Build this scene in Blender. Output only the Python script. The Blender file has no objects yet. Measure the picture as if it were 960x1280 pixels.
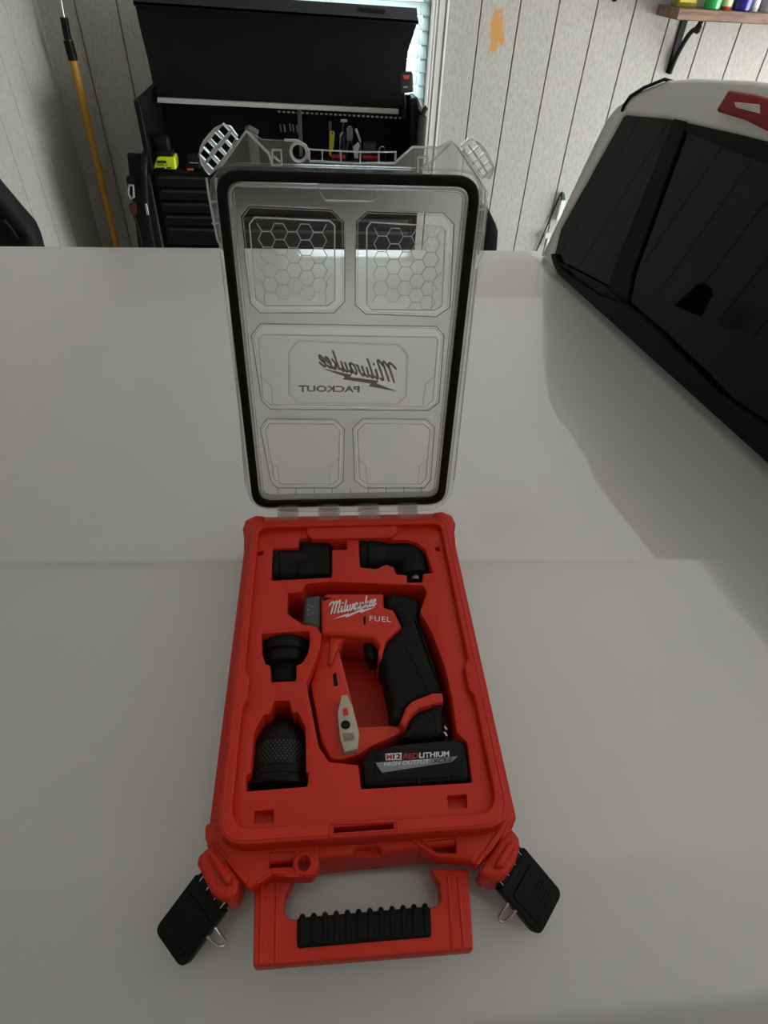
import bpy, bmesh, math, random
from mathutils import Matrix, Vector, Euler
from mathutils.geometry import delaunay_2d_cdt
random.seed(7)
SC = bpy.context.scene
COL = SC.collection
R = math.radians

# ---------------------------------------------------------------- camera, world, lights, exposure
# origin: on the painted truck bed cover, under the hinge line of the case; metres; the garage floor lies 1.42 m lower
FLOOR = -1.42; CEIL = 1.22; BACKY = 3.5; LEFTX = -1.42; RIGHTX = 4.3; FRONTY = -2.6
cam = bpy.data.cameras.new('camera'); camo = bpy.data.objects.new('camera', cam); COL.objects.link(camo)
camo.location = (-0.0221, -0.5135, 0.5624); camo.rotation_euler = (R(46.6055), R(-2.5141), R(-4.4196))
cam.sensor_fit = 'HORIZONTAL'; cam.sensor_width = 36; cam.lens = 758.23 / 960 * 36
cam.clip_start = 0.02; cam.clip_end = 100
SC.camera = camo

w = bpy.data.worlds.new('daylight'); SC.world = w; w.use_nodes = True
bg = w.node_tree.nodes['Background']; bg.inputs[0].default_value = (0.86, 0.95, 1.0, 1); bg.inputs[1].default_value = 4.2

def area(name, loc, rot, sx, sy, power, col=(1, 1, 1)):
    l = bpy.data.lights.new(name, 'AREA'); l.shape = 'RECTANGLE'; l.size = sx; l.size_y = sy; l.energy = power; l.color = col
    o = bpy.data.objects.new(name, l); COL.objects.link(o); o.location = loc; o.rotation_euler = rot
    return o
# daylight entering through the open garage door, to the right beyond the truck's bonnet
area('door_daylight', (RIGHTX + 0.2, 1.2, -0.2), (R(90), 0, R(90)), 3.6, 2.1, 135, (1.0, 0.99, 0.97))
sl = bpy.data.lights.new('sun', 'SUN'); sl.energy = 7.0; sl.angle = R(0.6); sl.color = (1.0, 0.97, 0.92)
so_ = bpy.data.objects.new('sun', sl); COL.objects.link(so_); so_.rotation_euler = (0, R(22), 0)

vs = SC.view_settings
vs.view_transform = 'Standard'; vs.look = 'None'; vs.gamma = 1; vs.use_curve_mapping = False; vs.exposure = 0.42

# ---------------------------------------------------------------- materials
def mat(name, col, rough=0.5, metal=0.0, bump=0.0, bscale=200, spec=0.5, coat=0.0, var=0.0, vscale=8, emit=None):
    m = bpy.data.materials.new(name); m.use_nodes = True; nt = m.node_tree; b = nt.nodes['Principled BSDF']
    b.inputs['Base Color'].default_value = (*col, 1); b.inputs['Roughness'].default_value = rough
    b.inputs['Metallic'].default_value = metal; b.inputs['Specular IOR Level'].default_value = spec
    b.inputs['Coat Weight'].default_value = coat; b.inputs['Coat Roughness'].default_value = 0.03
    tc = nt.nodes.new('ShaderNodeTexCoord')
    if bump:
        n = nt.nodes.new('ShaderNodeTexNoise'); n.inputs['Scale'].default_value = bscale; n.inputs['Detail'].default_value = 3
        nt.links.new(tc.outputs['Object'], n.inputs['Vector'])
        bp = nt.nodes.new('ShaderNodeBump'); bp.inputs['Strength'].default_value = bump; bp.inputs['Distance'].default_value = 0.001
        nt.links.new(n.outputs['Fac'], bp.inputs['Height']); nt.links.new(bp.outputs['Normal'], b.inputs['Normal'])
    if var:
        n = nt.nodes.new('ShaderNodeTexNoise'); n.inputs['Scale'].default_value = vscale; n.inputs['Detail'].default_value = 4
        nt.links.new(tc.outputs['Object'], n.inputs['Vector'])
        r = nt.nodes.new('ShaderNodeMapRange'); r.inputs['To Min'].default_value = 1 - var; r.inputs['To Max'].default_value = 1 + var
        nt.links.new(n.outputs['Fac'], r.inputs['Value'])
        mx = nt.nodes.new('ShaderNodeVectorMath'); mx.operation = 'MULTIPLY'; mx.inputs[0].default_value = col
        nt.links.new(r.outputs['Result'], mx.inputs[1]); nt.links.new(mx.outputs[0], b.inputs['Base Color'])
    if emit:
        b.inputs['Emission Color'].default_value = (*emit[0], 1); b.inputs['Emission Strength'].default_value = emit[1]
    return m

RED = mat('red_moulded_plastic', (0.58, 0.022, 0.006), 0.45, bump=0.25, bscale=900, spec=0.35)
REDG = mat('red_drill_plastic', (0.60, 0.034, 0.014), 0.38, spec=0.3)
BLK = mat('black_plastic', (0.007, 0.007, 0.0075), 0.45, bump=0.15, bscale=800, spec=0.14)
RUB = mat('black_rubber', (0.0075, 0.0075, 0.008), 0.62, bump=0.4, bscale=700, spec=0.14)
SEAL = mat('black_seal_rubber', (0.004, 0.004, 0.004), 0.6, spec=0.2)
GREYB = mat('grey_collar', (0.05, 0.05, 0.052), 0.4)
STEEL = mat('bright_steel', (0.65, 0.65, 0.66), 0.25, metal=1)
DSTEEL = mat('dark_steel', (0.2, 0.2, 0.2), 0.35, metal=1)
TAN = mat('beige_plastic', (0.46, 0.40, 0.30), 0.5)
WHITE = mat('white_print', (0.75, 0.75, 0.75), 0.5)
GREYP = mat('grey_print', (0.22, 0.23, 0.24), 0.5)
LGREYP = mat('light_grey_print', (0.62, 0.65, 0.67), 0.5)
REDP = mat('red_print', (0.45, 0.03, 0.025), 0.5)
PRINTL = mat('dull_grey_lid_print', (0.25, 0.23, 0.22), 0.55)
CHEST = mat('black_powder_coat', (0.005, 0.005, 0.0055), 0.5, spec=0.15)
CHESTG = mat('charcoal_edge', (0.022, 0.025, 0.025), 0.4, spec=0.3)
LEDS = mat('pale_strip', (0.42, 0.40, 0.37), 0.4)
LIME = mat('lime_plastic', (0.50, 0.62, 0.01), 0.4)
YEL = mat('yellow_plastic', (0.60, 0.50, 0.02), 0.4)
ORA = mat('orange_mark', (0.6, 0.14, 0.03), 0.5)
POLEY = mat('yellow_fibreglass', (0.50, 0.26, 0.025), 0.45, var=0.25, vscale=14)
CEILM = mat('ceiling_paint', (0.82, 0.81, 0.79), 0.9)
FLOORM = mat('concrete', (0.46, 0.45, 0.42), 0.85, bump=0.5, bscale=40, var=0.2)
TRIMM = mat('white_gloss_trim', (0.62, 0.62, 0.59), 0.4)
TIRE = RUB
BODY = None

def paint():
    m = bpy.data.materials.new('pearl_white_paint'); m.use_nodes = True; nt = m.node_tree; b = nt.nodes['Principled BSDF']
    b.inputs['Roughness'].default_value = 0.42; b.inputs['Metallic'].default_value = 0.3
    b.inputs['Coat Weight'].default_value = 1.0; b.inputs['Coat Roughness'].default_value = 0.012; b.inputs['Coat IOR'].default_value = 1.62
    tc = nt.nodes.new('ShaderNodeTexCoord')
    # fine flake, and faint dust with one smudge, on the colour
    n = nt.nodes.new('ShaderNodeTexNoise'); n.inputs['Scale'].default_value = 900; n.inputs['Detail'].default_value = 1
    nt.links.new(tc.outputs['Object'], n.inputs['Vector'])
    d = nt.nodes.new('ShaderNodeTexNoise'); d.inputs['Scale'].default_value = 4; d.inputs['Detail'].default_value = 5
    nt.links.new(tc.outputs['Object'], d.inputs['Vector'])
    a = nt.nodes.new('ShaderNodeMath'); a.operation = 'MULTIPLY_ADD'; a.inputs[1].default_value = 0.12; a.inputs[2].default_value = 0.90
    nt.links.new(n.outputs['Fac'], a.inputs[0])
    c = nt.nodes.new('ShaderNodeMath'); c.operation = 'MULTIPLY_ADD'; c.inputs[1].default_value = 0.06
    nt.links.new(d.outputs['Fac'], c.inputs[0]); nt.links.new(a.outputs[0], c.inputs[2])
    # smudge: a small old stain beside the case
    mp = nt.nodes.new('ShaderNodeVectorMath'); mp.operation = 'DISTANCE'; mp.inputs[1].default_value = (0.235, 0.085, 0.003)
    nw = nt.nodes.new('ShaderNodeTexNoise'); nw.inputs['Scale'].default_value = 28
    nt.links.new(tc.outputs['Object'], nw.inputs['Vector'])
    av = nt.nodes.new('ShaderNodeVectorMath'); av.operation = 'MULTIPLY_ADD'; av.inputs[1].default_value = (0.06, 0.06, 0)
    nt.links.new(nw.outputs['Color'], av.inputs[0]); nt.links.new(tc.outputs['Object'], av.inputs[2])
    nt.links.new(av.outputs[0], mp.inputs[0])
    sm = nt.nodes.new('ShaderNodeMapRange'); sm.inputs['From Min'].default_value = 0.02; sm.inputs['From Max'].default_value = 0.07
    sm.inputs['To Min'].default_value = 0.22; sm.inputs['To Max'].default_value = 0
    nt.links.new(mp.outputs['Value'], sm.inputs['Value'])
    vm = nt.nodes.new('ShaderNodeVectorMath'); vm.operation = 'SCALE'; vm.inputs[0].default_value = (0.56, 0.545, 0.532)
    nt.links.new(c.outputs[0], vm.inputs['Scale'])
    mix = nt.nodes.new('ShaderNodeMix'); mix.data_type = 'RGBA'; mix.inputs['B'].default_value = (0.36, 0.37, 0.27, 1)
    nt.links.new(sm.outputs['Result'], mix.inputs['Factor']); nt.links.new(vm.outputs[0], mix.inputs['A'])
    nt.links.new(mix.outputs['Result'], b.inputs['Base Color'])
    return m
PAINT = paint()

def siding(name, patch=None):
    m = bpy.data.materials.new(name); m.use_nodes = True; nt = m.node_tree; b = nt.nodes['Principled BSDF']
    b.inputs['Roughness'].default_value = 0.7; b.inputs['Specular IOR Level'].default_value = 0.2
    g = nt.nodes.new('ShaderNodeNewGeometry')
    mp = nt.nodes.new('ShaderNodeMapping'); mp.inputs['Scale'].default_value = (110, 110, 30)
    nt.links.new(g.outputs['Position'], mp.inputs['Vector'])
    n = nt.nodes.new('ShaderNodeTexNoise'); n.inputs['Scale'].default_value = 1.0; n.inputs['Detail'].default_value = 6; n.inputs['Roughness'].default_value = 0.7
    nt.links.new(mp.outputs[0], n.inputs['Vector'])
    cr = nt.nodes.new('ShaderNodeValToRGB'); e = cr.color_ramp.elements
    e[0].position = 0.28; e[0].color = (0.27, 0.26, 0.23, 1); e[1].position = 0.55; e[1].color = (0.39, 0.38, 0.343, 1)
    nt.links.new(n.outputs['Fac'], cr.inputs['Fac'])
    bp = nt.nodes.new('ShaderNodeBump'); bp.inputs['Strength'].default_value = 0.35; bp.inputs['Distance'].default_value = 0.001
    nt.links.new(n.outputs['Fac'], bp.inputs['Height']); nt.links.new(bp.outputs['Normal'], b.inputs['Normal'])
    last = cr.outputs['Color']
    if patch:      # bare wood where the paint peeled off
        ws = nt.nodes.new('ShaderNodeMapping'); ws.inputs['Scale'].default_value = (45, 1, 16)
        nt.links.new(g.outputs['Position'], ws.inputs['Vector'])
        wn = nt.nodes.new('ShaderNodeTexNoise'); wn.inputs['Scale'].default_value = 1.0; wn.inputs['Detail'].default_value = 4
        nt.links.new(ws.outputs[0], wn.inputs['Vector'])
        sb = nt.nodes.new('ShaderNodeVectorMath'); sb.operation = 'SUBTRACT'; sb.inputs[1].default_value = patch
        nt.links.new(g.outputs['Position'], sb.inputs[0])
        dv = nt.nodes.new('ShaderNodeVectorMath'); dv.operation = 'DIVIDE'; dv.inputs[1].default_value = (0.036, 10, 0.095)
        nt.links.new(sb.outputs[0], dv.inputs[0])
        ln = nt.nodes.new('ShaderNodeVectorMath'); ln.operation = 'LENGTH'; nt.links.new(dv.outputs[0], ln.inputs[0])
        ad = nt.nodes.new('ShaderNodeMath'); ad.operation = 'MULTIPLY_ADD'; ad.inputs[1].default_value = 2.2
        nt.links.new(wn.outputs['Fac'], ad.inputs[0]); nt.links.new(ln.outputs['Value'], ad.inputs[2])
        mr = nt.nodes.new('ShaderNodeMapRange'); mr.inputs['From Min'].default_value = 1.9; mr.inputs['From Max'].default_value = 2.15
        mr.inputs['To Min'].default_value = 1; mr.inputs['To Max'].default_value = 0
        nt.links.new(ad.outputs[0], mr.inputs['Value'])
        mx = nt.nodes.new('ShaderNodeMix'); mx.data_type = 'RGBA'; mx.inputs['B'].default_value = (0.47, 0.25, 0.085, 1)
        nt.links.new(mr.outputs['Result'], mx.inputs['Factor']); nt.links.new(last, mx.inputs['A']); last = mx.outputs['Result']
    nt.links.new(last, b.inputs['Base Color'])
    return m
SIDING = siding('whitewashed_siding', (0.900, 3.48, 0.238))

def wood():
    m = bpy.data.materials.new('brown_shelf_wood'); m.use_nodes = True; nt = m.node_tree; b = nt.nodes['Principled BSDF']
    b.inputs['Roughness'].default_value = 0.6
    tc = nt.nodes.new('ShaderNodeTexCoord'); mp = nt.nodes.new('ShaderNodeMapping'); mp.inputs['Scale'].default_value = (3, 25, 25)
    n = nt.nodes.new('ShaderNodeTexNoise'); n.inputs['Scale'].default_value = 2; n.inputs['Detail'].default_value = 6
    nt.links.new(tc.outputs['Object'], mp.inputs[0]); nt.links.new(mp.outputs[0], n.inputs['Vector'])
    cr = nt.nodes.new('ShaderNodeValToRGB'); e = cr.color_ramp.elements
    e[0].position = 0.35; e[0].color = (0.09, 0.05, 0.03, 1); e[1].position = 0.65; e[1].color = (0.23, 0.135, 0.08, 1)
    nt.links.new(n.outputs['Fac'], cr.inputs['Fac']); nt.links.new(cr.outputs[0], b.inputs['Base Color'])
    return m
WOOD = wood()

def clear(name, tint, gloss_rough, trans, haze, hazecol=(0.8, 0.8, 0.8), rrough=0.0):
    """thin clear plastic: see-through share, refracting share, hazy share, Fresnel reflection on top"""
    m = bpy.data.materials.new(name); m.use_nodes = True; nt = m.node_tree; nt.nodes.clear()
    out = nt.nodes.new('ShaderNodeOutputMaterial')
    tr = nt.nodes.new('ShaderNodeBsdfTransparent'); tr.inputs[0].default_value = (*tint, 1)
    rf = nt.nodes.new('ShaderNodeBsdfRefraction'); rf.inputs['Color'].default_value = (*tint, 1); rf.inputs['Roughness'].default_value = rrough; rf.inputs['IOR'].default_value = 1.45
    m1 = nt.nodes.new('ShaderNodeMixShader'); m1.inputs[0].default_value = trans
    nt.links.new(rf.outputs[0], m1.inputs[1]); nt.links.new(tr.outputs[0], m1.inputs[2])
    df = nt.nodes.new('ShaderNodeBsdfDiffuse'); df.inputs[0].default_value = (*hazecol, 1)
    tl = nt.nodes.new('ShaderNodeBsdfTranslucent'); tl.inputs[0].default_value = (*hazecol, 1)
    m2 = nt.nodes.new('ShaderNodeMixShader'); nt.links.new(df.outputs[0], m2.inputs[1]); nt.links.new(tl.outputs[0], m2.inputs[2])
    m3 = nt.nodes.new('ShaderNodeMixShader'); m3.inputs[0].default_value = haze
    nt.links.new(m1.outputs[0], m3.inputs[1]); nt.links.new(m2.outputs[0], m3.inputs[2])
    gl = nt.nodes.new('ShaderNodeBsdfGlossy'); gl.inputs['Roughness'].default_value = gloss_rough
    fr = nt.nodes.new('ShaderNodeFresnel'); ge = nt.nodes.new('ShaderNodeNewGeometry'); mr = nt.nodes.new('ShaderNodeMapRange')
    mr.inputs['To Min'].default_value = 1.45; mr.inputs['To Max'].default_value = 1 / 1.45
    nt.links.new(ge.outputs['Backfacing'], mr.inputs['Value']); nt.links.new(mr.outputs['Result'], fr.inputs[0])
    m4 = nt.nodes.new('ShaderNodeMixShader'); nt.links.new(fr.outputs[0], m4.inputs[0])
    nt.links.new(m3.outputs[0], m4.inputs[1]); nt.links.new(gl.outputs[0], m4.inputs[2])
    nt.links.new(m4.outputs[0], out.inputs[0])
    return m
PANE = clear('clear_lid_pane', (0.96, 0.96, 0.955), 0.02, 1.0, 0.02)
FROST = clear('frosted_lid_sheet', (0.93, 0.93, 0.92), 0.3, 0.15, 0.05, rrough=0.42)
RIB = clear('clear_rib_plastic', (0.96, 0.96, 0.95), 0.05, 0.45, 0.34, hazecol=(0.85, 0.85, 0.84), rrough=0.08)
EDGE = clear('clear_lid_edge_plastic', (0.95, 0.95, 0.95), 0.05, 0.80, 0.05, rrough=0.1)
GLASSB = mat('dark_tinted_glass', (0.001, 0.0011, 0.001), 0.03, spec=0.2)
FRIT = mat('black_glass_border', (0.004, 0.0045, 0.0045), 0.4, spec=0.12)
MOULD = mat('black_window_moulding', (0.004, 0.004, 0.004), 0.45, spec=0.15)
LENSR = mat('dark_red_lens', (0.24, 0.004, 0.007), 0.30, spec=0.3)
LENSC = mat('clear_lens_reflector', (0.75, 0.66, 0.62), 0.2, coat=0.8)
SLAT = clear('white_blind_slat', (1, 1, 1), 0.4, 0.0, 1.0, hazecol=(0.84, 0.90, 0.90))
for n_ in SLAT.node_tree.nodes:
    if n_.type == 'MIX_SHADER' and n_.inputs[1].is_linked and n_.inputs[1].links[0].from_node.type == 'BSDF_DIFFUSE': n_.inputs[0].default_value = 0.75
WPANE = clear('window_pane_glass', (0.97, 0.99, 0.99), 0.01, 1.0, 0.0)

# ---------------------------------------------------------------- mesh builder
def rnd(poly, r, n=4):
    """round the corners of a polygon; r one radius or one per corner"""
    out = []; N = len(poly)
    for i in range(N):
        ri = r[i] if isinstance(r, (list, tuple)) else r
        p = Vector(poly[i][:2]); a = Vector(poly[i - 1][:2]) - p; b = Vector(poly[(i + 1) % N][:2]) - p
        if ri <= 0 or a.length < 1e-9 or b.length < 1e-9: out.append(tuple(p)); continue
        an = a.angle(b)
        if an > 3.05 or an < 0.05: out.append(tuple(p)); continue
        d = min(ri / math.tan(an / 2), a.length * 0.48, b.length * 0.48)
        s = p + a.normalized() * d; e = p + b.normalized() * d
        for k in range(n + 1):
            t = k / n
            q = s * (1 - t) ** 2 + p * 2 * t * (1 - t) + e * t * t
            out.append((q.x, q.y))
    return out
def rect(x0, x1, y0, y1, r=0, n=4):
    p = [(x0, y0), (x1, y0), (x1, y1), (x0, y1)]
    return rnd(p, r, n) if r else p
def inset(poly, d):
    """offset a closed outline inwards by d (outwards when negative)"""
    N = len(poly); A = sum(poly[i - 1][0] * poly[i][1] - poly[i][0] * poly[i - 1][1] for i in range(N)); s = 1 if A > 0 else -1
    out = []
    for i in range(N):
        p = Vector(poly[i][:2]); a = (p - Vector(poly[i - 1][:2])); b = (Vector(poly[(i + 1) % N][:2]) - p)
        if a.length < 1e-9 or b.length < 1e-9: out.append(tuple(p)); continue
        a.normalize(); b.normalize()
        na = Vector((-a.y, a.x)) * s; nb = Vector((-b.y, b.x)) * s
        v = na + nb
        if v.length < 1e-6: v = na
        v.normalize(); c = max(v.dot(na), 0.35)
        q = p + v * (d / c); out.append((q.x, q.y))
    return out

def inside(p, poly):
    c = False; n = len(poly)
    for i in range(n):
        a = poly[i]; q = poly[i - 1]
        if (a[1] > p[1]) != (q[1] > p[1]) and p[0] < (q[0] - a[0]) * (p[1] - a[1]) / (q[1] - a[1]) + a[0]: c = not c
    return c

class MB:
    def __init__(s, M=None): s.bm = bmesh.new(); s.M = M or Matrix.Identity(4)
    def _me(s, me, M=None):
        me.transform(s.M @ (M or Matrix.Identity(4))); s.bm.from_mesh(me); bpy.data.meshes.remove(me); return s
    def _bm(s, b, M=None):
        me = bpy.data.meshes.new('t'); b.to_mesh(me); b.free(); return s._me(me, M)
    def plate(s, loops, z0, z1, bev=0.0, res=2, M=None):
        """flat outline (first loop) with holes, z0..z1 thick, edges rounded by bev"""
        h = (z1 - z0) / 2; bev = min(bev, h * 0.98); L = []
        for i, lp in enumerate(loops):
            q = []
            for p in lp:
                if not q or (abs(p[0] - q[-1][0]) + abs(p[1] - q[-1][1])) > 1e-5: q.append((p[0], p[1]))
            if abs(q[0][0] - q[-1][0]) + abs(q[0][1] - q[-1][1]) < 1e-5: q.pop()
            A = sum(q[k - 1][0] * q[k][1] - q[k][0] * q[k - 1][1] for k in range(len(q)))
            if (A > 0) != (i == 0): q.reverse()
            L.append(q)
        lev = []
        if bev:
            for k in range(res + 1):
                t = k / res * math.pi / 2; lev.append((bev * (1 - math.sin(t)), z0 + bev * (1 - math.cos(t))))
            lev += [(d, z0 + z1 - z) for d, z in reversed(lev)]
        else: lev = [(0, z0), (0, z1)]
        b = bmesh.new(); caps = {}
        for i, q in enumerate(L):
            rows = []
            for d, z in lev:
                r = inset(q, d if i == 0 else -d) if d > 1e-9 else q
                rows.append([b.verts.new((x, y, z)) for x, y in r])
                if (d, z) == lev[-1]: caps.setdefault('t', []).append(r)
            n = len(q)
            for a_, c_ in zip(rows, rows[1:]):
                for k in range(n):
                    b.faces.new((a_[k], a_[(k + 1) % n], c_[(k + 1) % n], c_[k]))
        vv = []; ff = []
        for r in caps['t']:
            ff.append(list(range(len(vv), len(vv) + len(r)))); vv += [Vector(p) for p in r]
        ed = [(f[k], f[(k + 1) % len(f)]) for f in ff for k in range(len(f))]
        V2, _, F2, _, _, _ = delaunay_2d_cdt(vv, ed, [], 0, 1e-7)
        good = []
        for f in F2:
            c = ((V2[f[0]].x + V2[f[1]].x + V2[f[2]].x) / 3, (V2[f[0]].y + V2[f[1]].y + V2[f[2]].y) / 3)
            if inside(c, caps['t'][0]) and not any(inside(c, r) for r in caps['t'][1:]): good.append(f)
        F2 = good
        for z, flip in ((z1, False), (z0, True)):
            nv = [b.verts.new((p.x, p.y, z)) for p in V2]
            for f in F2:
                if len(set(f)) < 3: continue
                try: b.faces.new([nv[k] for k in (reversed(f) if flip else f)])
                except ValueError: pass
        bmesh.ops.remove_doubles(b, verts=b.verts[:], dist=2e-7)
        return s._bm(b, M)
    def box(s, x0, x1, y0, y1, z0, z1, bev=0.0, seg=2, M=None):
        b = bmesh.new(); bmesh.ops.create_cube(b, size=1)
        for v in b.verts: v.co = Vector(((x0 + x1) / 2 + v.co.x * (x1 - x0), (y0 + y1) / 2 + v.co.y * (y1 - y0), (z0 + z1) / 2 + v.co.z * (z1 - z0)))
        if bev: bmesh.ops.bevel(b, geom=b.edges[:], offset=bev, segments=seg, profile=0.5, affect='EDGES')
        return s._bm(b, M)
    def tube(s, pts, r, res=5, M=None, closed=False, smooth=False):
        cu = bpy.data.curves.new('t', 'CURVE'); cu.dimensions = '3D'
        sp = cu.splines.new('NURBS' if smooth else 'POLY'); sp.points.add(len(pts) - 1)
        for i, p in enumerate(pts):
            sp.points[i].co = (*p[:3], 1); sp.points[i].radius = (p[3] if len(p) > 3 else 1.0)
        sp.use_cyclic_u = closed
        if smooth: sp.order_u = 3; sp.use_endpoint_u = True; sp.resolution_u = 5
        cu.bevel_depth = r; cu.bevel_resolution = res; cu.use_fill_caps = True
        o = bpy.data.objects.new('t', cu); me = bpy.data.meshes.new_from_object(o)
        bpy.data.objects.remove(o); bpy.data.curves.remove(cu)
        return s._me(me, M)
    def lathe(s, prof, M=None, n=36, closed=True):
        """profile of (radius, height) revolved about local Z"""
        b = bmesh.new(); rows = []
        for r, z in prof:
            rows.append([b.verts.new((r * math.cos(2 * math.pi * k / n), r * math.sin(2 * math.pi * k / n), z)) for k in range(n)])
        for a, c in zip(rows, rows[1:]):
            for k in range(n): b.faces.new((a[k], a[(k + 1) % n], c[(k + 1) % n], c[k]))
        if closed:
            b.faces.new(rows[0][::-1]); b.faces.new(rows[-1])
        bmesh.ops.recalc_face_normals(b, faces=b.faces[:])
        return s._bm(b, M)
    def strip(s, pts, w, z0, z1, M=None):
        """a flat pen stroke of width w along 2D points"""
        P = [Vector(p) for p in pts]; L = []; Rr = []
        for i in range(len(P)):
            d = (P[min(i + 1, len(P) - 1)] - P[max(i - 1, 0)]).normalized(); nn = Vector((-d.y, d.x)) * w / 2
            L.append(P[i] + nn); Rr.append(P[i] - nn)
        b = bmesh.new(); lo = [b.verts.new((*p, z0)) for p in L + Rr]; hi = [b.verts.new((*p, z1)) for p in L + Rr]; n = len(P)
        for i in range(n - 1):
            b.faces.new((hi[i], hi[i + 1], hi[n + i + 1], hi[n + i])); b.faces.new((lo[i], lo[n + i], lo[n + i + 1], lo[i + 1]))
            b.faces.new((lo[i], lo[i + 1], hi[i + 1], hi[i])); b.faces.new((lo[n + i], hi[n + i], hi[n + i + 1], lo[n + i + 1]))
        b.faces.new((lo[0], hi[0], hi[n], lo[n])); b.faces.new((lo[n - 1], lo[2 * n - 1], hi[2 * n - 1], hi[n - 1]))
        bmesh.ops.recalc_face_normals(b, faces=b.faces[:])
        return s._bm(b, M)
    def text(s, body, M, bold=0.0, width=1.0, shear=0.0, height=1.0, thick=0.0001, wide=1.0):
        """lettering whose baseline runs from 0 to width and whose capitals are height tall"""
        cu = bpy.data.curves.new('t', 'FONT'); cu.body = body; cu.size = 1; cu.offset = bold; cu.shear = shear
        cu.space_character = wide; cu.resolution_u = 3
        o = bpy.data.objects.new('t', cu); COL.objects.link(o)
        bpy.context.view_layer.update()
        me = bpy.data.meshes.new_from_object(o)
        bpy.data.objects.remove(o); bpy.data.curves.remove(cu)
        xs = [v.co.x for v in me.vertices]; ys = [v.co.y for v in me.vertices]
        x0, x1, y0, y1 = min(xs), max(xs), min(ys), max(ys)
        for v in me.vertices: v.co = ((v.co.x - x0) / (x1 - x0) * width, (v.co.y - y0) / (y1 - y0) * height, 0)
        return s._me(me, M)
    def mesh(s, verts, faces, M=None):
        b = bmesh.new(); vv = [b.verts.new(v) for v in verts]
        for f in faces: b.faces.new([vv[i] for i in f])
        bmesh.ops.recalc_face_normals(b, faces=b.faces[:])
        return s._bm(b, M)
    def build(s, name, m, parent=None, smooth=True, **kw):
        me = bpy.data.meshes.new(name); bmesh.ops.remove_doubles(s.bm, verts=s.bm.verts[:], dist=1e-6)
        s.bm.to_mesh(me); s.bm.free()
        me.materials.append(m)
        if smooth and len(me.polygons):
            me.polygons.foreach_set('use_smooth', [True] * len(me.polygons)); me.set_sharp_from_angle(angle=R(38))
        o = bpy.data.objects.new(name, me); COL.objects.link(o)
        if parent:
            o.parent = parent; o.matrix_parent_inverse = parent_world(parent).inverted()
        for k, v in kw.items(): o[k] = v
        return o
def parent_world(p):
    M = p.matrix_basis.copy(); q = p
    while q.parent: M = q.parent.matrix_basis @ q.matrix_parent_inverse @ M; q = q.parent
    return M
def thing(name, label, cat, loc=(0, 0, 0), group=None):
    o = bpy.data.objects.new(name, None); COL.objects.link(o); o.location = loc; o.empty_display_size = 0.02
    o['label'] = label; o['category'] = cat
    if group: o['group'] = group
    return o
def tag(o, label, cat, group=None):
    o['label'] = label; o['category'] = cat
    if group: o['group'] = group
    return o
def frame(o, ex, ey, ez=None):
    """matrix with origin o and the given axes"""
    ex = Vector(ex); ey = Vector(ey); ez = Vector(ez) if ez else ex.cross(ey).normalized()
    M = Matrix.Identity(4)
    for i in range(3): M[i][0] = ex[i]; M[i][1] = ey[i]; M[i][2] = ez[i]; M[i][3] = o[i]
    return M
def aff(p0, px, py, lx, ly, z):
    """flat frame on a horizontal plane: p0 = origin, px reached at local x = lx, py at local y = ly"""
    o = Vector((*p0, z)); ex = (Vector((*px, z)) - o) / lx; ey = (Vector((*py, z)) - o) / ly
    return frame(o, ex, ey, (0, 0, 1))
def struct(o): o['kind'] = 'structure'; return o

# ================================================================ the garage
WX0, WX1, WZ0, WZ1 = -0.23, 0.545, -0.45, 0.98      # clear opening of the back window
# back wall: a slab with its window opening, faced with grooved boards
b = MB(); y0, y1 = BACKY, BACKY + 0.12
b.box(LEFTX - 0.12, WX0, y0, y1, FLOOR, CEIL); b.box(WX1, RIGHTX, y0, y1, FLOOR, CEIL)
b.box(WX0, WX1, y0, y1, FLOOR, WZ0); b.box(WX0, WX1, y0, y1, WZ1, CEIL)
DARKB = mat('bare_sheathing', (0.20, 0.19, 0.165), 0.9)
wall_back = struct(b.build('wall_back', DARKB, smooth=False))
PIT = 0.2034
def board_mesh(wd, z0, z1):
    return MB().box(-wd / 2, wd / 2, -0.010, 0, z0, z1, 0.0022, 1)
full = None; k0 = math.floor((LEFTX - 0.80) / PIT)
for k in range(k0, int((RIGHTX - 0.8) / PIT) + 1):
    a = 0.80 + k * PIT + 0.003; c = 0.80 + (k + 1) * PIT - 0.003
    a = max(a, LEFTX + 0.002); c = min(c, RIGHTX)
    if c - a < 0.02: continue
    spans = []
    if a < WX1 and c > WX0:      # board meets the window
        for z0, z1 in ((FLOOR, WZ0), (WZ1, CEIL)): spans.append((a, c, z0, z1))
        if a < WX0 - 0.01: spans.append((a, WX0, WZ0, WZ1))
        if c > WX1 + 0.01: spans.append((WX1, c, WZ0, WZ1))
    else: spans.append((a, c, FLOOR, CEIL))
    for (p, q, z0, z1) in spans:
        if (p, q, z0, z1) == (a, c, FLOOR, CEIL) and abs(c - a - (PIT - 0.006)) < 1e-4:
            if full is None:
                full = board_mesh(PIT - 0.006, FLOOR, CEIL).build('plank', SIDING, wall_back, smooth=False); o = full
            else:
                o = full.copy(); COL.objects.link(o)
            o.location = ((p + q) / 2, BACKY, 0)
        else:
            board_mesh(q - p, z0, z1).build('plank', SIDING, wall_back, smooth=False).location = ((p + q) / 2, BACKY, 0)
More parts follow.
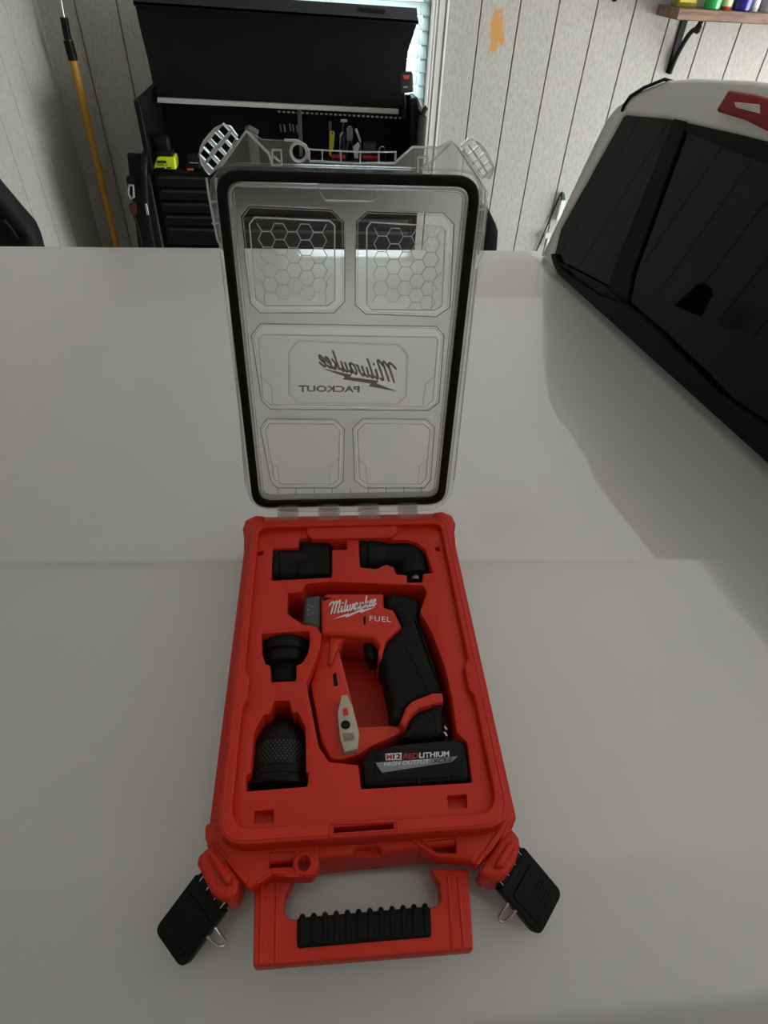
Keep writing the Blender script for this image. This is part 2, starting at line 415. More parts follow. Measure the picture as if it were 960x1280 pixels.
# left wall
b = MB(); b.box(LEFTX - 0.12, LEFTX, FRONTY, BACKY + 0.12, FLOOR, CEIL)
wall_left = struct(b.build('wall_left', DARKB, smooth=False))
first = None; y = BACKY - 0.012
while y - PIT > FRONTY:
    if first is None:
        m_ = MB().box(0, 0.010, -PIT + 0.006, 0, FLOOR, CEIL, 0.0022, 1); first = m_.build('plank', SIDING, wall_left, smooth=False); o = first
    else: o = first.copy(); COL.objects.link(o)
    o.location = (LEFTX, y, 0); y -= PIT
# right wall, front wall with the open garage door, ceiling, floor
PW = mat('plain_wall', (0.20, 0.19, 0.17), 0.85)
b = MB(); DY0, DY1, DZ = -0.7, 3.1, 0.92
b.box(RIGHTX, RIGHTX + 0.12, FRONTY - 0.12, DY0, FLOOR, CEIL); b.box(RIGHTX, RIGHTX + 0.12, DY1, BACKY + 0.12, FLOOR, CEIL); b.box(RIGHTX, RIGHTX + 0.12, DY0, DY1, DZ, CEIL)
struct(b.build('wall_right', PW, smooth=False))
struct(MB().box(LEFTX - 0.12, RIGHTX + 0.12, FRONTY - 0.12, FRONTY, FLOOR, CEIL).build('wall_front', PW, smooth=False))
struct(MB().box(LEFTX - 0.12, RIGHTX + 0.12, FRONTY - 0.12, BACKY + 0.12, CEIL, CEIL + 0.1).build('ceiling', CEILM, smooth=False))
struct(MB().box(LEFTX - 0.12, RIGHTX + 7, FRONTY - 1.5, BACKY + 1.5, FLOOR - 0.1, FLOOR).build('floor', FLOORM, smooth=False))
# window
win = struct(MB().box(WX0 - 0.0, WX1, BACKY + 0.075, BACKY + 0.095, WZ0, WZ1).build('window_1', WPANE, smooth=False))
b = MB()
for x0, x1, z0, z1 in ((WX0, WX0 + 0.035, WZ0, WZ1), (WX1 - 0.035, WX1, WZ0, WZ1), (WX0 + 0.035, WX1 - 0.035, WZ0, WZ0 + 0.04), (WX0 + 0.035, WX1 - 0.035, WZ1 - 0.04, WZ1), (WX0 + 0.035, WX1 - 0.035, 0.30, 0.335)):
    b.box(x0, x1, BACKY + 0.06, BACKY + 0.11, z0, z1, 0.002, 1)
b.build('window_frame', TRIMM, win)
# stepped casing around the window
def casing(name, x0, x1, z0, z1, vertical=True, flip=1):
    b = MB(); wd = (x1 - x0) if vertical else (z1 - z0)
    for t0, t1, d in ((0.0, 1.0, 0.016), (0.0, 0.16, 0.026), (0.24, 0.34, 0.021), (0.44, 0.80, 0.023), (0.86, 1.0, 0.030)):
        if vertical:
            a, c = (x0 + t0 * wd, x0 + t1 * wd) if flip > 0 else (x1 - t1 * wd, x1 - t0 * wd)
            b.box(a, c, BACKY - 0.010 - d, BACKY - 0.008, z0, z1, 0.002, 1)
        else:
            a, c = (z0 + t0 * wd, z0 + t1 * wd) if flip > 0 else (z1 - t1 * wd, z1 - t0 * wd)
            b.box(x0, x1, BACKY - 0.010 - d, BACKY - 0.008, a, c, 0.002, 1)
    return struct(b.build(name, TRIMM))
casing('trim_1', WX1 - 0.005, WX1 + 0.085, WZ0, WZ1 + 0.085)
casing('trim_2', WX0 - 0.085, WX0 + 0.005, WZ0, WZ1 + 0.085, flip=-1)
casing('trim_3', WX0 + 0.005, WX1 - 0.005, WZ1 - 0.005, WZ1 + 0.085, vertical=False)
# blind
bl = thing('window_blind', 'white slatted blind hanging in the window behind the tool chest', 'blind', ((WX0 + WX1) / 2, BACKY + 0.03, WZ1))
MB().box(WX0 + 0.004, WX1 - 0.004, BACKY + 0.005, BACKY + 0.055, WZ1 - 0.045, WZ1, 0.003).build('headrail', TRIMM, bl)
sl0 = None; z = WZ1 - 0.075
while z > WZ0 + 0.03:
    if sl0 is None:
        m_ = MB(); m_.box(WX0 + 0.006, WX1 - 0.006, -0.031, 0.031, -0.0015, 0.0015, 0.001, 1, M=Matrix.Translation((0, BACKY + 0.03, 0)) @ Matrix.Rotation(R(52), 4, 'X'))
        sl0 = m_.build('slat', SLAT, bl); o = sl0
        base = sl0.location.copy()
    else: o = sl0.copy(); COL.objects.link(o)
    o.location = base + Vector((0, 0, z)); z -= 0.060
for x in (WX0 + 0.12, WX1 - 0.055):
    MB().tube([(x, BACKY + 0.002, WZ1 - 0.04), (x, BACKY + 0.002, WZ0 + 0.03)], 0.0012, 2).build('ladder_cord', TRIMM, bl)

# ================================================================ pickup truck
truck = thing('pickup_truck', 'pearl white pickup truck with flat painted bed cover and dark rear cab window', 'truck', (0.3, 0.25, FLOOR))
def cabx(y): return 0.532 + 0.171 * (0.873 - y)
def bedz(x, y):
    yc = -0.004 - 0.034 * (x + 0.2)
    g = min(max((0.50 - x) / 0.14, 0), 1); g = g * g * (3 - 2 * g)
    z = 0.0028 - (0.0065 * (1 - math.exp(-(yc - y) / 0.020)) * g if y < yc else 0)
    ye = -0.352 - 0.015 * x
    if y < ye: z -= 0.15 * (ye - y) + 0.6 * (ye - y) ** 2
    yf = -0.452
    if y < yf: z -= 0.30 * (yf - y) + 5.0 * (yf - y) ** 2
    if y > 0.97: z -= 0.8 * (y - 0.97) ** 2
    return z
ys = sorted(set([round(-0.62 + i * 0.02, 4) for i in range(83)] + [round(-0.06 + i * 0.001, 4) for i in range(71)] + [round(-0.5 + i * 0.004, 4) for i in range(42)] + [1.022]))
ys = [q for q in ys if q <= 1.022]
NX = 56
verts = []; faces = []
for y in ys:
    xr = cabx(y) - 0.004 if y < 0.873 else 0.528 - (y - 0.873) * 0.10
    for i in range(NX + 1):
        t = i / NX; x = -1.22 + (xr + 1.22) * t
        yy = y + 0.019 * x * max(0, y) if y > 0.5 else y
        verts.append((x, yy, bedz(x, y)))
for j in range(len(ys) - 1):
    for i in range(NX):
        a = j * (NX + 1) + i; faces.append((a, a + 1, a + NX + 2, a + NX + 1))
cov = MB(); cov.mesh(verts, faces)
cover = cov.build('bed_cover', PAINT, truck)
sm = cover.modifiers.new('thick', 'SOLIDIFY'); sm.thickness = 0.018; sm.offset = -1 if cover.data.polygons[0].normal.z > 0 else 1
# bed sides and tailgate under the cover
bs = MB()
bs.box(-1.20, 0.60, -0.66, -0.60, -0.75, -0.045, 0.015); bs.box(-1.20, 0.50, 0.94, 0.99, -0.75, -0.024, 0.012); bs.box(-1.24, -1.18, -0.64, 0.97, -0.75, -0.024, 0.012)
bs.build('bed_side', PAINT, truck)
OG = Vector((0.532, 0.873, 0.0)); E1 = Vector((-0.1686, 0.9857, 0)); HH = Vector((0.9857, 0.1686, 0))
E2 = HH * math.sin(R(11)) + Vector((0, 0, math.cos(R(11)))); CM = frame(OG, E1, E2, E1.cross(E2))
glass_out = [(0.0004, -0.0003), (0.0424, 0.0079), (0.0751, 0.0243), (0.0907, 0.0790), (0.0278, 0.3274), (0.0165, 0.3324), (-0.1097, 0.3503), (-0.1942, 0.3569), (-0.3061, 0.3653), (-0.3728, 0.3694)]
sil = [(-0.0134, -0.0061), (0.0671, -0.0038), (0.1208, -0.0008), (0.1121, 0.0643), (0.0872, 0.2553), (0.0770, 0.3130), (0.0599, 0.3378), (0.0291, 0.3594), (0.0012, 0.3749), (-0.0631, 0.4010), (-0.1314, 0.4141), (-0.2756, 0.4326), (-0.3130, 0.4345)]
ts = sil[-1][1]; tg = glass_out[-1][1]
glass_poly = [(-1.32, 0.012)] + glass_out + [(-0.75, tg - 0.01), (-1.05, tg - 0.04), (-1.25, tg - 0.12)]
sil_poly = [(-1.42, -0.45), (0.045, -0.45)] + sil[1:] + [(-0.70, ts - 0.005), (-1.05, ts - 0.05), (-1.28, ts - 0.10), (-1.42, ts - 0.28)]
cb = MB(CM); cb.plate([rnd(sil_poly, 0.02), inset(glass_poly, 0.004)], 0.0, 0.05, 0.008, 3)
cb.plate([inset(rnd(sil_poly, 0.02), 0.006), inset(sil_poly, 0.05)], 0.04, 1.5, 0.004, 1)
cab = cb.build('cab', PAINT, truck)
c2 = MB(CM); c2.plate([inset(sil_poly, 0.03)], 1.45, 1.5, 0); c2.plate([[(-1.4, -0.42), (0.03, -0.42), (0.03, -0.1), (-1.4, -0.1)]], 0.06, 1.45)
c2.build('cab_lining', BLK, truck)
# glazing: one dark pane on each side of the divider bars, black ceramic border, moulding
bar_l = [(-0.1321, 0.3536), (-0.1593, 0.0922), (-0.1691, 0.0274)]
bar_r = [(-0.1711, 0.3561), (-0.2206, 0.0984), (-0.2479, 0.0453)]
g = MB(CM); g.plate([[p for p in glass_out[1:6]] + [bar_l[0], bar_l[1], bar_l[2]]], 0.006, 0.010, 0)
g.build('pane', GLASSB, truck)
g = MB(CM); g.plate([[bar_r[0], bar_r[1], bar_r[2], (-0.78, 0.02), (-0.78, tg - 0.01)] + glass_out[:6:-1]], 0.008, 0.012, 0)
g.build('pane', GLASSB, truck)
g = MB(CM); g.plate([[(-0.80, 0.03), (-1.30, 0.02), (-1.23, tg - 0.12), (-1.05, tg - 0.04), (-0.80, tg - 0.01)]], 0.006, 0.010, 0)
g.build('pane', GLASSB, truck)
g = MB(CM); g.plate([[bar_l[0], bar_l[1], bar_l[2], bar_r[2], bar_r[1], bar_r[0]]], 0.002, 0.012, 0.0015, 1)
g.build('divider_bar', FRIT, truck)
g = MB(CM); g.plate([[(-0.775, 0.03), (-0.825, 0.03), (-0.825, tg), (-0.775, tg)]], 0.002, 0.012, 0.0015, 1); g.build('divider_bar', FRIT, truck)
tr_ = [(-0.1942, 0.3569), (-0.3061, 0.3653), (-0.3728, 0.3694), (-0.3997, 0.3401), (-0.3342, 0.3391), (-0.2470, 0.3396), (-0.1927, 0.3378)]
g = MB(CM); g.plate([[glass_out[6], *tr_[:3], (-0.78, tg - 0.01), (-0.78, tg - 0.045), *tr_[3:]]], 0.004, 0.009, 0.001, 1)
g.build('glass_border', FRIT, truck)
ml = [(0.0004, -0.0003), (0.0424, 0.0079), (0.0751, 0.0243), (0.0633, 0.0306), (0.0260, 0.0182), (-0.0301, 0.0159), (-0.1605, 0.0254), (-0.2523, 0.0473), (-0.3746, 0.0461), (-0.5650, 0.0318), (-0.7020, 0.0110)]
g = MB(CM); g.plate([[(-1.34, -0.03), (-0.62, -0.03), (0.0, -0.018)] + [ml[0], ml[1], ml[2], ml[3], ml[4], ml[5], ml[6]] + [ml[7], ml[8], ml[9]] + [(-0.72, 0.045), (-1.30, 0.055)]], -0.006, 0.010, 0.003, 2)
g.build('window_moulding', MOULD, truck)
rdg = [(0.0210, 0.0220), (-0.1503, 0.0440), (-0.3034, 0.0442), (-0.4938, 0.0364), (-0.6944, 0.0193)]
g = MB(CM); g.tube([(*p, -0.005) for p in rdg] + [(-1.28, 0.045, -0.005)], 0.0022, 2); g.build('moulding_ridge', FRIT, truck)
dm = [(0.0284, 0.3316), (0.0292, 0.3427), (0.0206, 0.3602), (-0.0119, 0.3796), (-0.0631, 0.4010)]
g = MB(CM); g.tube([(*p, -0.002) for p in dm] + [(dm[-1][0], dm[-1][1], 1.3)], 0.0032, 3); g.build('roof_seam', MOULD, truck)
# high brake lamp
bo = [(-0.2519, 0.3811), (-0.2578, 0.4134), (-0.3237, 0.4267), (-0.3640, 0.3828)]
e = bo[2][0]
lampo = [bo[0], bo[1], (e, bo[1][1] + 0.004), (e - 0.27, bo[1][1] - 0.002), (e - 0.295, bo[0][1] - 0.02), (e, bo[3][1])]
lb = MB(CM); lb.plate([rnd(lampo, 0.006)], -0.020, 0.004, 0.006, 3); lens = lb.build('brake_light', LENSR, truck)
ci = [(-0.2883, 0.3997), (-0.2995, 0.3939), (-0.3523, 0.3956), (-0.3430, 0.4057)]
cl_ = MB(CM)
for k in range(5):
    f0 = k / 5; f1 = (k + 0.82) / 5
    A = Vector(ci[0]).lerp(Vector(ci[1]), f0); B_ = Vector(ci[0]).lerp(Vector(ci[1]), f1); Cc = Vector(ci[3]).lerp(Vector(ci[2]), f1); Dd = Vector(ci[3]).lerp(Vector(ci[2]), f0)
    cl_.plate([[tuple(A), tuple(B_), tuple(Cc), tuple(Dd)]], -0.0225, -0.019, 0.0006, 1)
cl_.build('clear_lens', LENSC, lens)
# head restraints faint behind the tinted glass
for s0 in (-0.28, -0.95):
    hr = MB(CM); hr.plate([rect(s0 - 0.14, s0 + 0.14, 0.02, 0.2, 0.05)], 0.35, 0.45, 0.03, 3); hr.build('head_restraint', BLK, truck)
# wheels (below the frame)
for wx in (-0.75, 2.6):
    for wy in (-0.55, 0.95):
        wb = MB(Matrix.Translation((wx, wy, FLOOR + 0.38)) @ Matrix.Rotation(R(90), 4, 'X')); wb.lathe([(0.20, -0.1), (0.36, -0.12), (0.38, -0.09), (0.38, 0.09), (0.36, 0.12), (0.20, 0.1)])
        wb.build('wheel', TIRE, truck)
MB().box(-1.15, 3.2, -0.5, 0.9, FLOOR + 0.42, FLOOR + 0.72, 0.03).build('chassis', BLK, truck)

# ================================================================ tool case (base)
case = thing('tool_case', 'red hard plastic tool case lying open with a clear lid on the truck bed cover', 'tool case', (0, -0.17, 0.003))
ZR = 0.064; ZT = 0.058
# lower shell with its shoulder
shell = [(-0.1270, 0.012), (-0.1235, 0.021), (-0.108, 0.027), (0.108, 0.027), (0.1245, 0.021), (0.1275, 0.012), (0.1235, -0.030), (0.1235, -0.335), (0.112, -0.352), (0.0110, -0.3547), (0.0075, -0.3495), (-0.0085, -0.3497), (-0.0125, -0.3554), (-0.112, -0.358), (-0.1245, -0.340), (-0.1235, -0.030)]
s = MB(); s.plate([rnd(shell, 0.006), rect(-0.1035, 0.1035, -0.335, -0.012)], 0.0035, 0.047, 0.0045, 3)
s.plate([rect(-0.106, 0.106, -0.338, -0.010)], 0.0036, 0.0056)
s.box(-0.016, 0.015, -0.3545, -0.345, 0.006, 0.037, 0.001, 1)
# apron carrying the corner latches
apL = [(-0.1269, -0.3255), (-0.1253, -0.3374), (-0.1179, -0.3419), (-0.0890, -0.3737), (-0.0834, -0.3709), (-0.0719, -0.3653), (-0.0605, -0.3682), (-0.0426, -0.3694), (-0.0372, -0.3616), (-0.0372, -0.3464), (-0.0403, -0.3427), (-0.0240, -0.3414), (-0.0238, -0.3319)]
apR = [(0.1179, -0.3295), (0.1166, -0.3381), (0.1083, -0.3485), (0.0968, -0.3598), (0.0834, -0.3699), (0.0792, -0.3657), (0.0534, -0.3618), (0.0446, -0.3573), (0.0333, -0.3426), (0.0204, -0.3406), (0.0214, -0.3286)]
holeL = [(-0.0752, -0.3501), (-0.0568, -0.3506), (-0.0577, -0.3608), (-0.0746, -0.3603)]
holeR = [(0.0456, -0.3499), (0.0697, -0.3490), (0.0690, -0.3588), (0.0547, -0.3594)]
rc = [(-0.0490, -0.3592)][0]
ringh = [(rc[0] + 0.0042 * math.cos(t * math.pi / 6), rc[1] + 0.0048 * math.sin(t * math.pi / 6)) for t in range(12)]
s.plate([rnd(apL, 0.003), holeL, ringh], 0.034, 0.049, 0.0018, 2)
s.plate([rnd(apR, 0.003), holeR], 0.034, 0.049, 0.0018, 2)
s.plate([inset(holeL, -0.002)], 0.030, 0.036); s.plate([inset(holeR, -0.002)], 0.030, 0.036)
s.tube([(rc[0] + 0.0065 * math.cos(t * math.pi / 8), rc[1] + 0.0072 * math.sin(t * math.pi / 8), 0.0485) for t in range(16)], 0.0018, 3, closed=True)
# raised ribs on the aprons
for pts in ([(-0.0827, -0.3700), (-0.0718, -0.3637), (-0.0395, -0.3669)], [(0.0338, -0.3457), (0.0528, -0.3601), (0.0805, -0.3636)], [(0.0834, -0.3683), (0.1128, -0.3386)], [(-0.1179, -0.3397), (-0.0909, -0.3699)]):
    s.tube([(*p, 0.0485) for p in pts], 0.0016, 2)
# front wall recess under the rim
s.build('lower_shell', RED, case)
# back corner bumpers
for sx in (-1, 1):
    q = MB(); q.plate([rnd([(sx * 0.100, 0.014), (sx * 0.112, 0.016), (sx * 0.1235, 0.008), (sx * 0.1255, -0.006), (sx * 0.121, -0.022), (sx * 0.1165, -0.040), (sx * 0.1105, -0.040), (sx * 0.1105, -0.006), (sx * 0.100, 0.001)], 0.004)], 0.012, 0.060, 0.004, 3)
    q.build('corner_bumper', RED, case)
# rim wall: rounded rectangle ring that meets the lid seal
rim_o = rnd([(-0.1145, -0.348), (0.1145, -0.348), (0.1145, 0.0), (-0.1145, 0.0)], [0.024, 0.024, 0.016, 0.016], 7)
step = [(-0.1045, -0.337), (0.1045, -0.337), (0.1045, -0.235), (0.1005, -0.228), (0.1005, -0.205), (0.1055, -0.195), (0.1055, -0.010), (-0.1055, -0.010), (-0.1055, -0.195), (-0.1005, -0.205), (-0.1005, -0.228), (-0.1045, -0.235)]
step_r = rnd(step, [0.018, 0.018, 0.002, 0.002, 0.002, 0.002, 0.010, 0.010, 0.002, 0.002, 0.002, 0.002], 5)
slot = [(-0.0256, -0.3442), (0.0205, -0.3442), (0.0205, -0.3400), (-0.0256, -0.3400)]
rm = MB(); rm.plate([rim_o, step_r, slot], 0.040, ZR, 0.0014, 3)
rm.tube([(x, y, ZR - 0.0004) for x, y in inset(rim_o, 0.0028)], 0.0011, 2, closed=True)
rm.build('rim', RED, case)
# ledge step along the back under the hinges, and the front strip with its slot
lg = MB(); lg.plate([rnd([(-0.0506, -0.0206), (-0.0450, -0.0285), (0.0458, -0.0290), (0.0541, -0.0202), (0.0544, -0.0070), (-0.0508, -0.0062)], 0.002)], 0.050, 0.0615, 0.001, 2); lg.build('back_ledge', RED, case)
# fitted tray with pockets
P_off = [(-0.0600, -0.0231), (-0.0222, -0.0244), (-0.0223, -0.0289), (-0.0052, -0.0295), (-0.0056, -0.0433), (-0.0225, -0.0427), (-0.0231, -0.0835), (-0.0883, -0.0854), (-0.0889, -0.0391), (-0.0596, -0.0376)]
P_ang = [(0.0083, -0.0235), (0.0331, -0.0279), (0.0654, -0.0307), (0.0760, -0.0362), (0.0839, -0.0465), (0.0875, -0.0815), (0.0764, -0.0823), (0.0749, -0.0947), (0.0575, -0.0940), (0.0586, -0.0835), (0.0467, -0.0817), (0.0454, -0.0714), (0.0369, -0.0673), (0.0253, -0.0733), (0.0079, -0.0699)]
P_drl = [(-0.0701, -0.1035), (-0.0554, -0.1026), (-0.0514, -0.0918), (-0.0258, -0.0896), (0.0746, -0.0989), (0.0774, -0.1081), (0.0670, -0.1331), (0.0762, -0.1614), (0.0829, -0.2004), (0.0846, -0.2334), (0.0837, -0.2659), (0.0912, -0.2758), (0.0891, -0.3102), (-0.0031, -0.3099), (-0.0041, -0.2901), (-0.0288, -0.2859), (-0.0376, -0.2715), (-0.0487, -0.2101), (-0.0361, -0.1749), (-0.0345, -0.1563), (-0.0393, -0.1474), (-0.0537, -0.1438), (-0.0691, -0.1302)]
P_bit = [(-0.0939, -0.1536), (-0.0472, -0.1525), (-0.0458, -0.1639), (-0.0477, -0.1780), (-0.0528, -0.1885), (-0.0585, -0.1913), (-0.0583, -0.2079), (-0.0818, -0.2080), (-0.0830, -0.1900), (-0.0876, -0.1883), (-0.0916, -0.1775)]
P_chk = [(-0.0772, -0.2273), (-0.0636, -0.2280), (-0.0608, -0.2404), (-0.0561, -0.2394), (-0.0490, -0.2541), (-0.0477, -0.2940), (-0.0454, -0.2946), (-0.0465, -0.3053), (-0.0960, -0.3062), (-0.0968, -0.2945), (-0.0929, -0.2913), (-0.0933, -0.2566), (-0.0861, -0.2404), (-0.0807, -0.2400)]
P_s1 = [(-0.0877, -0.3223), (-0.0728, -0.3220), (-0.0723, -0.3316), (-0.0877, -0.3312)]
P_s2 = [(0.0668, -0.3198), (0.0827, -0.3195), (0.0816, -0.3295), (0.0665, -0.3298)]
P_n1 = [(-0.1063, -0.0433), (-0.0994, -0.0411), (-0.0990, -0.0472), (-0.1059, -0.0494)]
P_n2 = [(0.0946, -0.0432), (0.1003, -0.0421), (0.1001, -0.0496), (0.0957, -0.0482)]
tray_o = inset(step_r, -0.001)
pk = [P_off, P_ang, P_drl, P_bit, P_chk]
tr = MB(); tr.plate([tray_o] + [rnd(p, 0.0018, 3) for p in pk] + [P_s1, P_s2, P_n1, P_n2], 0.008, ZT, 0.0011, 2)
tr.plate([inset(step_r, 0.001)], 0.0055, 0.0082)
tr.build('fitted_tray', RED, case)
for p in (P_s1, P_s2, P_n1, P_n2):
    fl = MB(); fl.plate([inset(p, -0.002)], 0.046, 0.050); fl.build('slot_floor', RED, case)
fr = MB(); fr.tube([(*p, ZR) for p in [(-0.0288, -0.3469), (-0.0275, -0.3378), (0.0233, -0.3392), (0.0239, -0.3468)]], 0.0010, 2); fr.build('slot_rib', RED, case)
# raised level of the tray under the drill strut
# handle
hout = [(-0.0871, -0.3629), (-0.0840, -0.4181), (0.0737, -0.4187), (0.0795, -0.3670), (0.0488, -0.3639), (0.0548, -0.3749), (0.0542, -0.3872), (0.0508, -0.3899), (0.0458, -0.3906), (-0.0522, -0.3919), (-0.0605, -0.3909), (-0.0639, -0.3866), (-0.0639, -0.3778), (-0.0600, -0.3701), (-0.0566, -0.3648)]
hd = MB(); hd.plate([rnd(hout, 0.0015)], 0.017, 0.034, 0.0022, 2)
for q in ([(-0.0813, -0.3670), (-0.0791, -0.4171)], [(-0.0698, -0.3678), (-0.0679, -0.4174)], [(0.0623, -0.3709), (0.0586, -0.4177)], [(0.0699, -0.3709), (0.0669, -0.4173)]):
    hd.tube([(*p, 0.0338) for p in q], 0.0013, 2)
handle = hd.build('handle', RED, case)
gp = [(-0.0542, -0.3908), (0.0460, -0.3900), (0.0445, -0.4098), (-0.0537, -0.4101)]
gr = MB(); gr.plate([rnd(gp, 0.003)], 0.012, 0.0365, 0.0035, 3)
A, B_, Cc, Dd = [Vector(p) for p in gp]
for k in range(12):
    t = (k + 0.5) / 12; p = A.lerp(B_, t); q = Dd.lerp(Cc, t); d = (q - p).normalized()
    p -= d * 0.0004; q -= d * 0.003
    gr.tube([(p.x, p.y, 0.024), (p.x, p.y, 0.033), (p.x + d.x * .003, p.y + d.y * .003, 0.0362), (q.x, q.y, 0.0362)], 0.0022, 3)
gr.build('grip', RUB, handle, label='black ribbed rubber grip')
# corner bosses and latches
for side, boss, ridge, inn, outr in (
    (-1, [(-0.1300, -0.3528), (-0.1295, -0.3479), (-0.1235, -0.3426), (-0.1172, -0.3401), (-0.0946, -0.3665), (-0.0977, -0.3763), (-0.1032, -0.3795), (-0.1091, -0.3781), (-0.1166, -0.3735)],
         [(-0.1217, -0.3483), (-0.1179, -0.3457), (-0.1014, -0.3659), (-0.1026, -0.3710), (-0.1068, -0.3697)],
         [(-0.1325, -0.3583), (-0.1079, -0.3846)], [(-0.1413, -0.4079), (-0.1672, -0.3834)]),
    (1, [(0.0845, -0.3722), (0.0892, -0.3768), (0.0981, -0.3791), (0.1047, -0.3773), (0.1135, -0.3696), (0.1207, -0.3580), (0.1218, -0.3511), (0.1177, -0.3436), (0.1119, -0.3456)],
        [(0.0954, -0.3716), (0.1088, -0.3566), (0.1160, -0.3530), (0.1150, -0.3599), (0.1026, -0.3726)],
        [(0.1012, -0.3839), (0.1278, -0.3556)], [(0.1633, -0.3771), (0.1365, -0.4039)])):
    bo_ = MB(); bo_.plate([rnd(boss, 0.004)], 0.016, 0.047, 0.004, 3); bo_.plate([rnd(ridge, 0.003)], 0.040, 0.053, 0.003, 3)
    bs_ = bo_.build('latch_mount', RED, case)
    if side < 0: p0, p1, p2, p3 = inn[0], inn[1], outr[0], outr[1]
    else: p0, p1, p2, p3 = inn[1], inn[0], outr[1], outr[0]
    # paddle frame: x along the width, y outwards and down, z up from its face
    o = Vector((*p0, 0.036)); ex = (Vector((*p1, 0.036)) - o); W_ = ex.length; ex.normalize()
    mid_in = (Vector((*p0, 0.036)) + Vector((*p1, 0.036))) / 2; mid_out = (Vector((*p2, 0.012)) + Vector((*p3, 0.012))) / 2
    ey = mid_out - mid_in; ey -= ex * ey.dot(ex); L_ = ey.length; ey.normalize(); ez = ex.cross(ey)
    if ez.z < 0: ez = -ez
    Lm = frame(o, ex, ey, ez)
    lt = MB(Lm); lt.plate([rnd([(0, 0), (W_, 0), (W_, L_), (0, L_)], [0.0005, 0.0005, 0.007, 0.007], 5)], -0.009, 0.0, 0.0016, 2)
    lt.plate([rnd([(W_ * .10, 0.010), (W_ * .90, 0.010), (W_ * .86, L_ * .9), (W_ * .14, L_ * .9)], 0.003)], -0.001, 0.0014, 0.001, 2)
    lt.plate([rect(W_ * .06, W_ * .94, -0.005, 0.003)], -0.008, -0.001, 0.001, 1)
    for k in range(6):
        yy = L_ * (0.50 + 0.066 * k); lt.tube([(W_ * .2, yy, 0.0012), (W_ * .8, yy, 0.0012)], 0.0009, 2)
    latch = lt.build('latch', BLK, case, label='black latch paddle swung open')
    hg = MB(Lm)
    for t in (0.16, 0.40, 0.66, 0.88): hg.tube([(W_ * t, -0.009, -0.002), (W_ * t, 0.003, -0.002)], 0.0012, 2)
    hg.tube([(W_ * .05, -0.006, -0.0035), (W_ * .95, -0.006, -0.0035)], 0.0010, 2)
    hg.build('hinge_pin', STEEL, latch)
    # wire bail under the paddle
    ba = MB(); u0 = Lm @ Vector((W_ * 0.98 if side < 0 else W_ * 0.98, L_ * 0.30, -0.006)); d = ex.copy(); d.z = 0; d.normalize(); f = ey.copy(); f.z = 0; f.normalize()
    bp_ = [u0, u0 + d * 0.006 + Vector((0, 0, -0.004)), u0 + d * 0.012 + f * -0.001 + Vector((0, 0, -0.011)), u0 + d * 0.010 + f * 0.006 + Vector((0, 0, -0.011)), u0 + f * 0.007]
    ba.tube([(p.x, p.y, max(p.z, 0.004)) for p in bp_], 0.0014, 3, smooth=True)
    ba.build('wire_bail', STEEL, latch)

# ================================================================ clear lid (part of the case)
LA = R(82.9225); LY = 0.01954; LZ = 0.064 + 0.0072
LU = Vector((0, math.cos(LA), math.sin(LA))); LN = Vector((0, -math.sin(LA), math.cos(LA)))
LM = frame((0, LY, LZ), (1, 0, 0), LU, LN)
lid_o = [(-0.1197, 0.3378), (-0.1220, 0.3254), (-0.1211, 0.3063), (-0.1197, 0.2897), (-0.1158, 0.2809), (-0.1147, 0.2655), (-0.1224, 0.0209), (-0.1184, 0.0049), (-0.1101, -0.0070), (-0.0955, -0.0145), (-0.0689, -0.0176), (0.0740, -0.0207), (0.1019, -0.0196), (0.1161, -0.0102), (0.1244, 0.0063), (0.1254, 0.0249), (0.1229, 0.2722), (0.1262, 0.2831), (0.1261, 0.3007), (0.1258, 0.3189), (0.1239, 0.3333), (0.0928, 0.3677), (0.0865, 0.3719), (0.0759, 0.3667), (0.0537, 0.3667), (0.0391, 0.3550), (0.0018, 0.3540), (-0.0344, 0.3549), (-0.0339, 0.3597), (-0.0373, 0.3660), (-0.0445, 0.3689), (-0.0545, 0.3688), (-0.0730, 0.3691), (-0.0837, 0.3742), (-0.0872, 0.3747), (-0.1099, 0.3483)]
rh = [(-0.0433, 0.3606)][0]
lhole = [(rh[0] + 0.0058 * math.cos(t * math.pi / 8), rh[1] + 0.0058 * math.sin(t * math.pi / 8)) for t in range(16)]
def mid(a, bq, t): return tuple(Vector(a).lerp(Vector(bq), t))
w1o = [(-0.0892, 0.3192), (-0.0160, 0.3175), (-0.0047, 0.3072), (-0.0050, 0.2356), (-0.0155, 0.2245), (-0.0875, 0.2240), (-0.0956, 0.2336), (-0.0977, 0.3099)]
w1i = [(-0.0853, 0.3083), (-0.0185, 0.3068), (-0.0137, 0.3029), (-0.0147, 0.2356), (-0.0213, 0.2301), (-0.0822, 0.2296), (-0.0906, 0.2364), (-0.0905, 0.3027)]
w2o = [(0.0151, 0.3168), (0.0848, 0.3158), (0.0956, 0.3065), (0.0992, 0.2307), (0.0863, 0.2214), (0.0153, 0.2237), (0.0054, 0.2327), (0.0050, 0.3079)]
w2i = [(0.0194, 0.3062), (0.0851, 0.3038), (0.0889, 0.3002), (0.0918, 0.2307), (0.0851, 0.2264), (0.0218, 0.2267), (0.0168, 0.2315), (0.0156, 0.3012)]
w3o = [(-0.0880, 0.2132), (0.0872, 0.2114), (0.0961, 0.2022), (0.0974, 0.1269), (0.0867, 0.1175), (-0.0850, 0.1204), (-0.0938, 0.1310), (-0.0979, 0.2014)]
w3i = [(-0.0866, 0.2008), (0.0889, 0.1986), (0.0909, 0.1948), (0.0914, 0.1278), (0.0840, 0.1196), (-0.0850, 0.1232), (-0.0926, 0.1321), (-0.0918, 0.1959)]
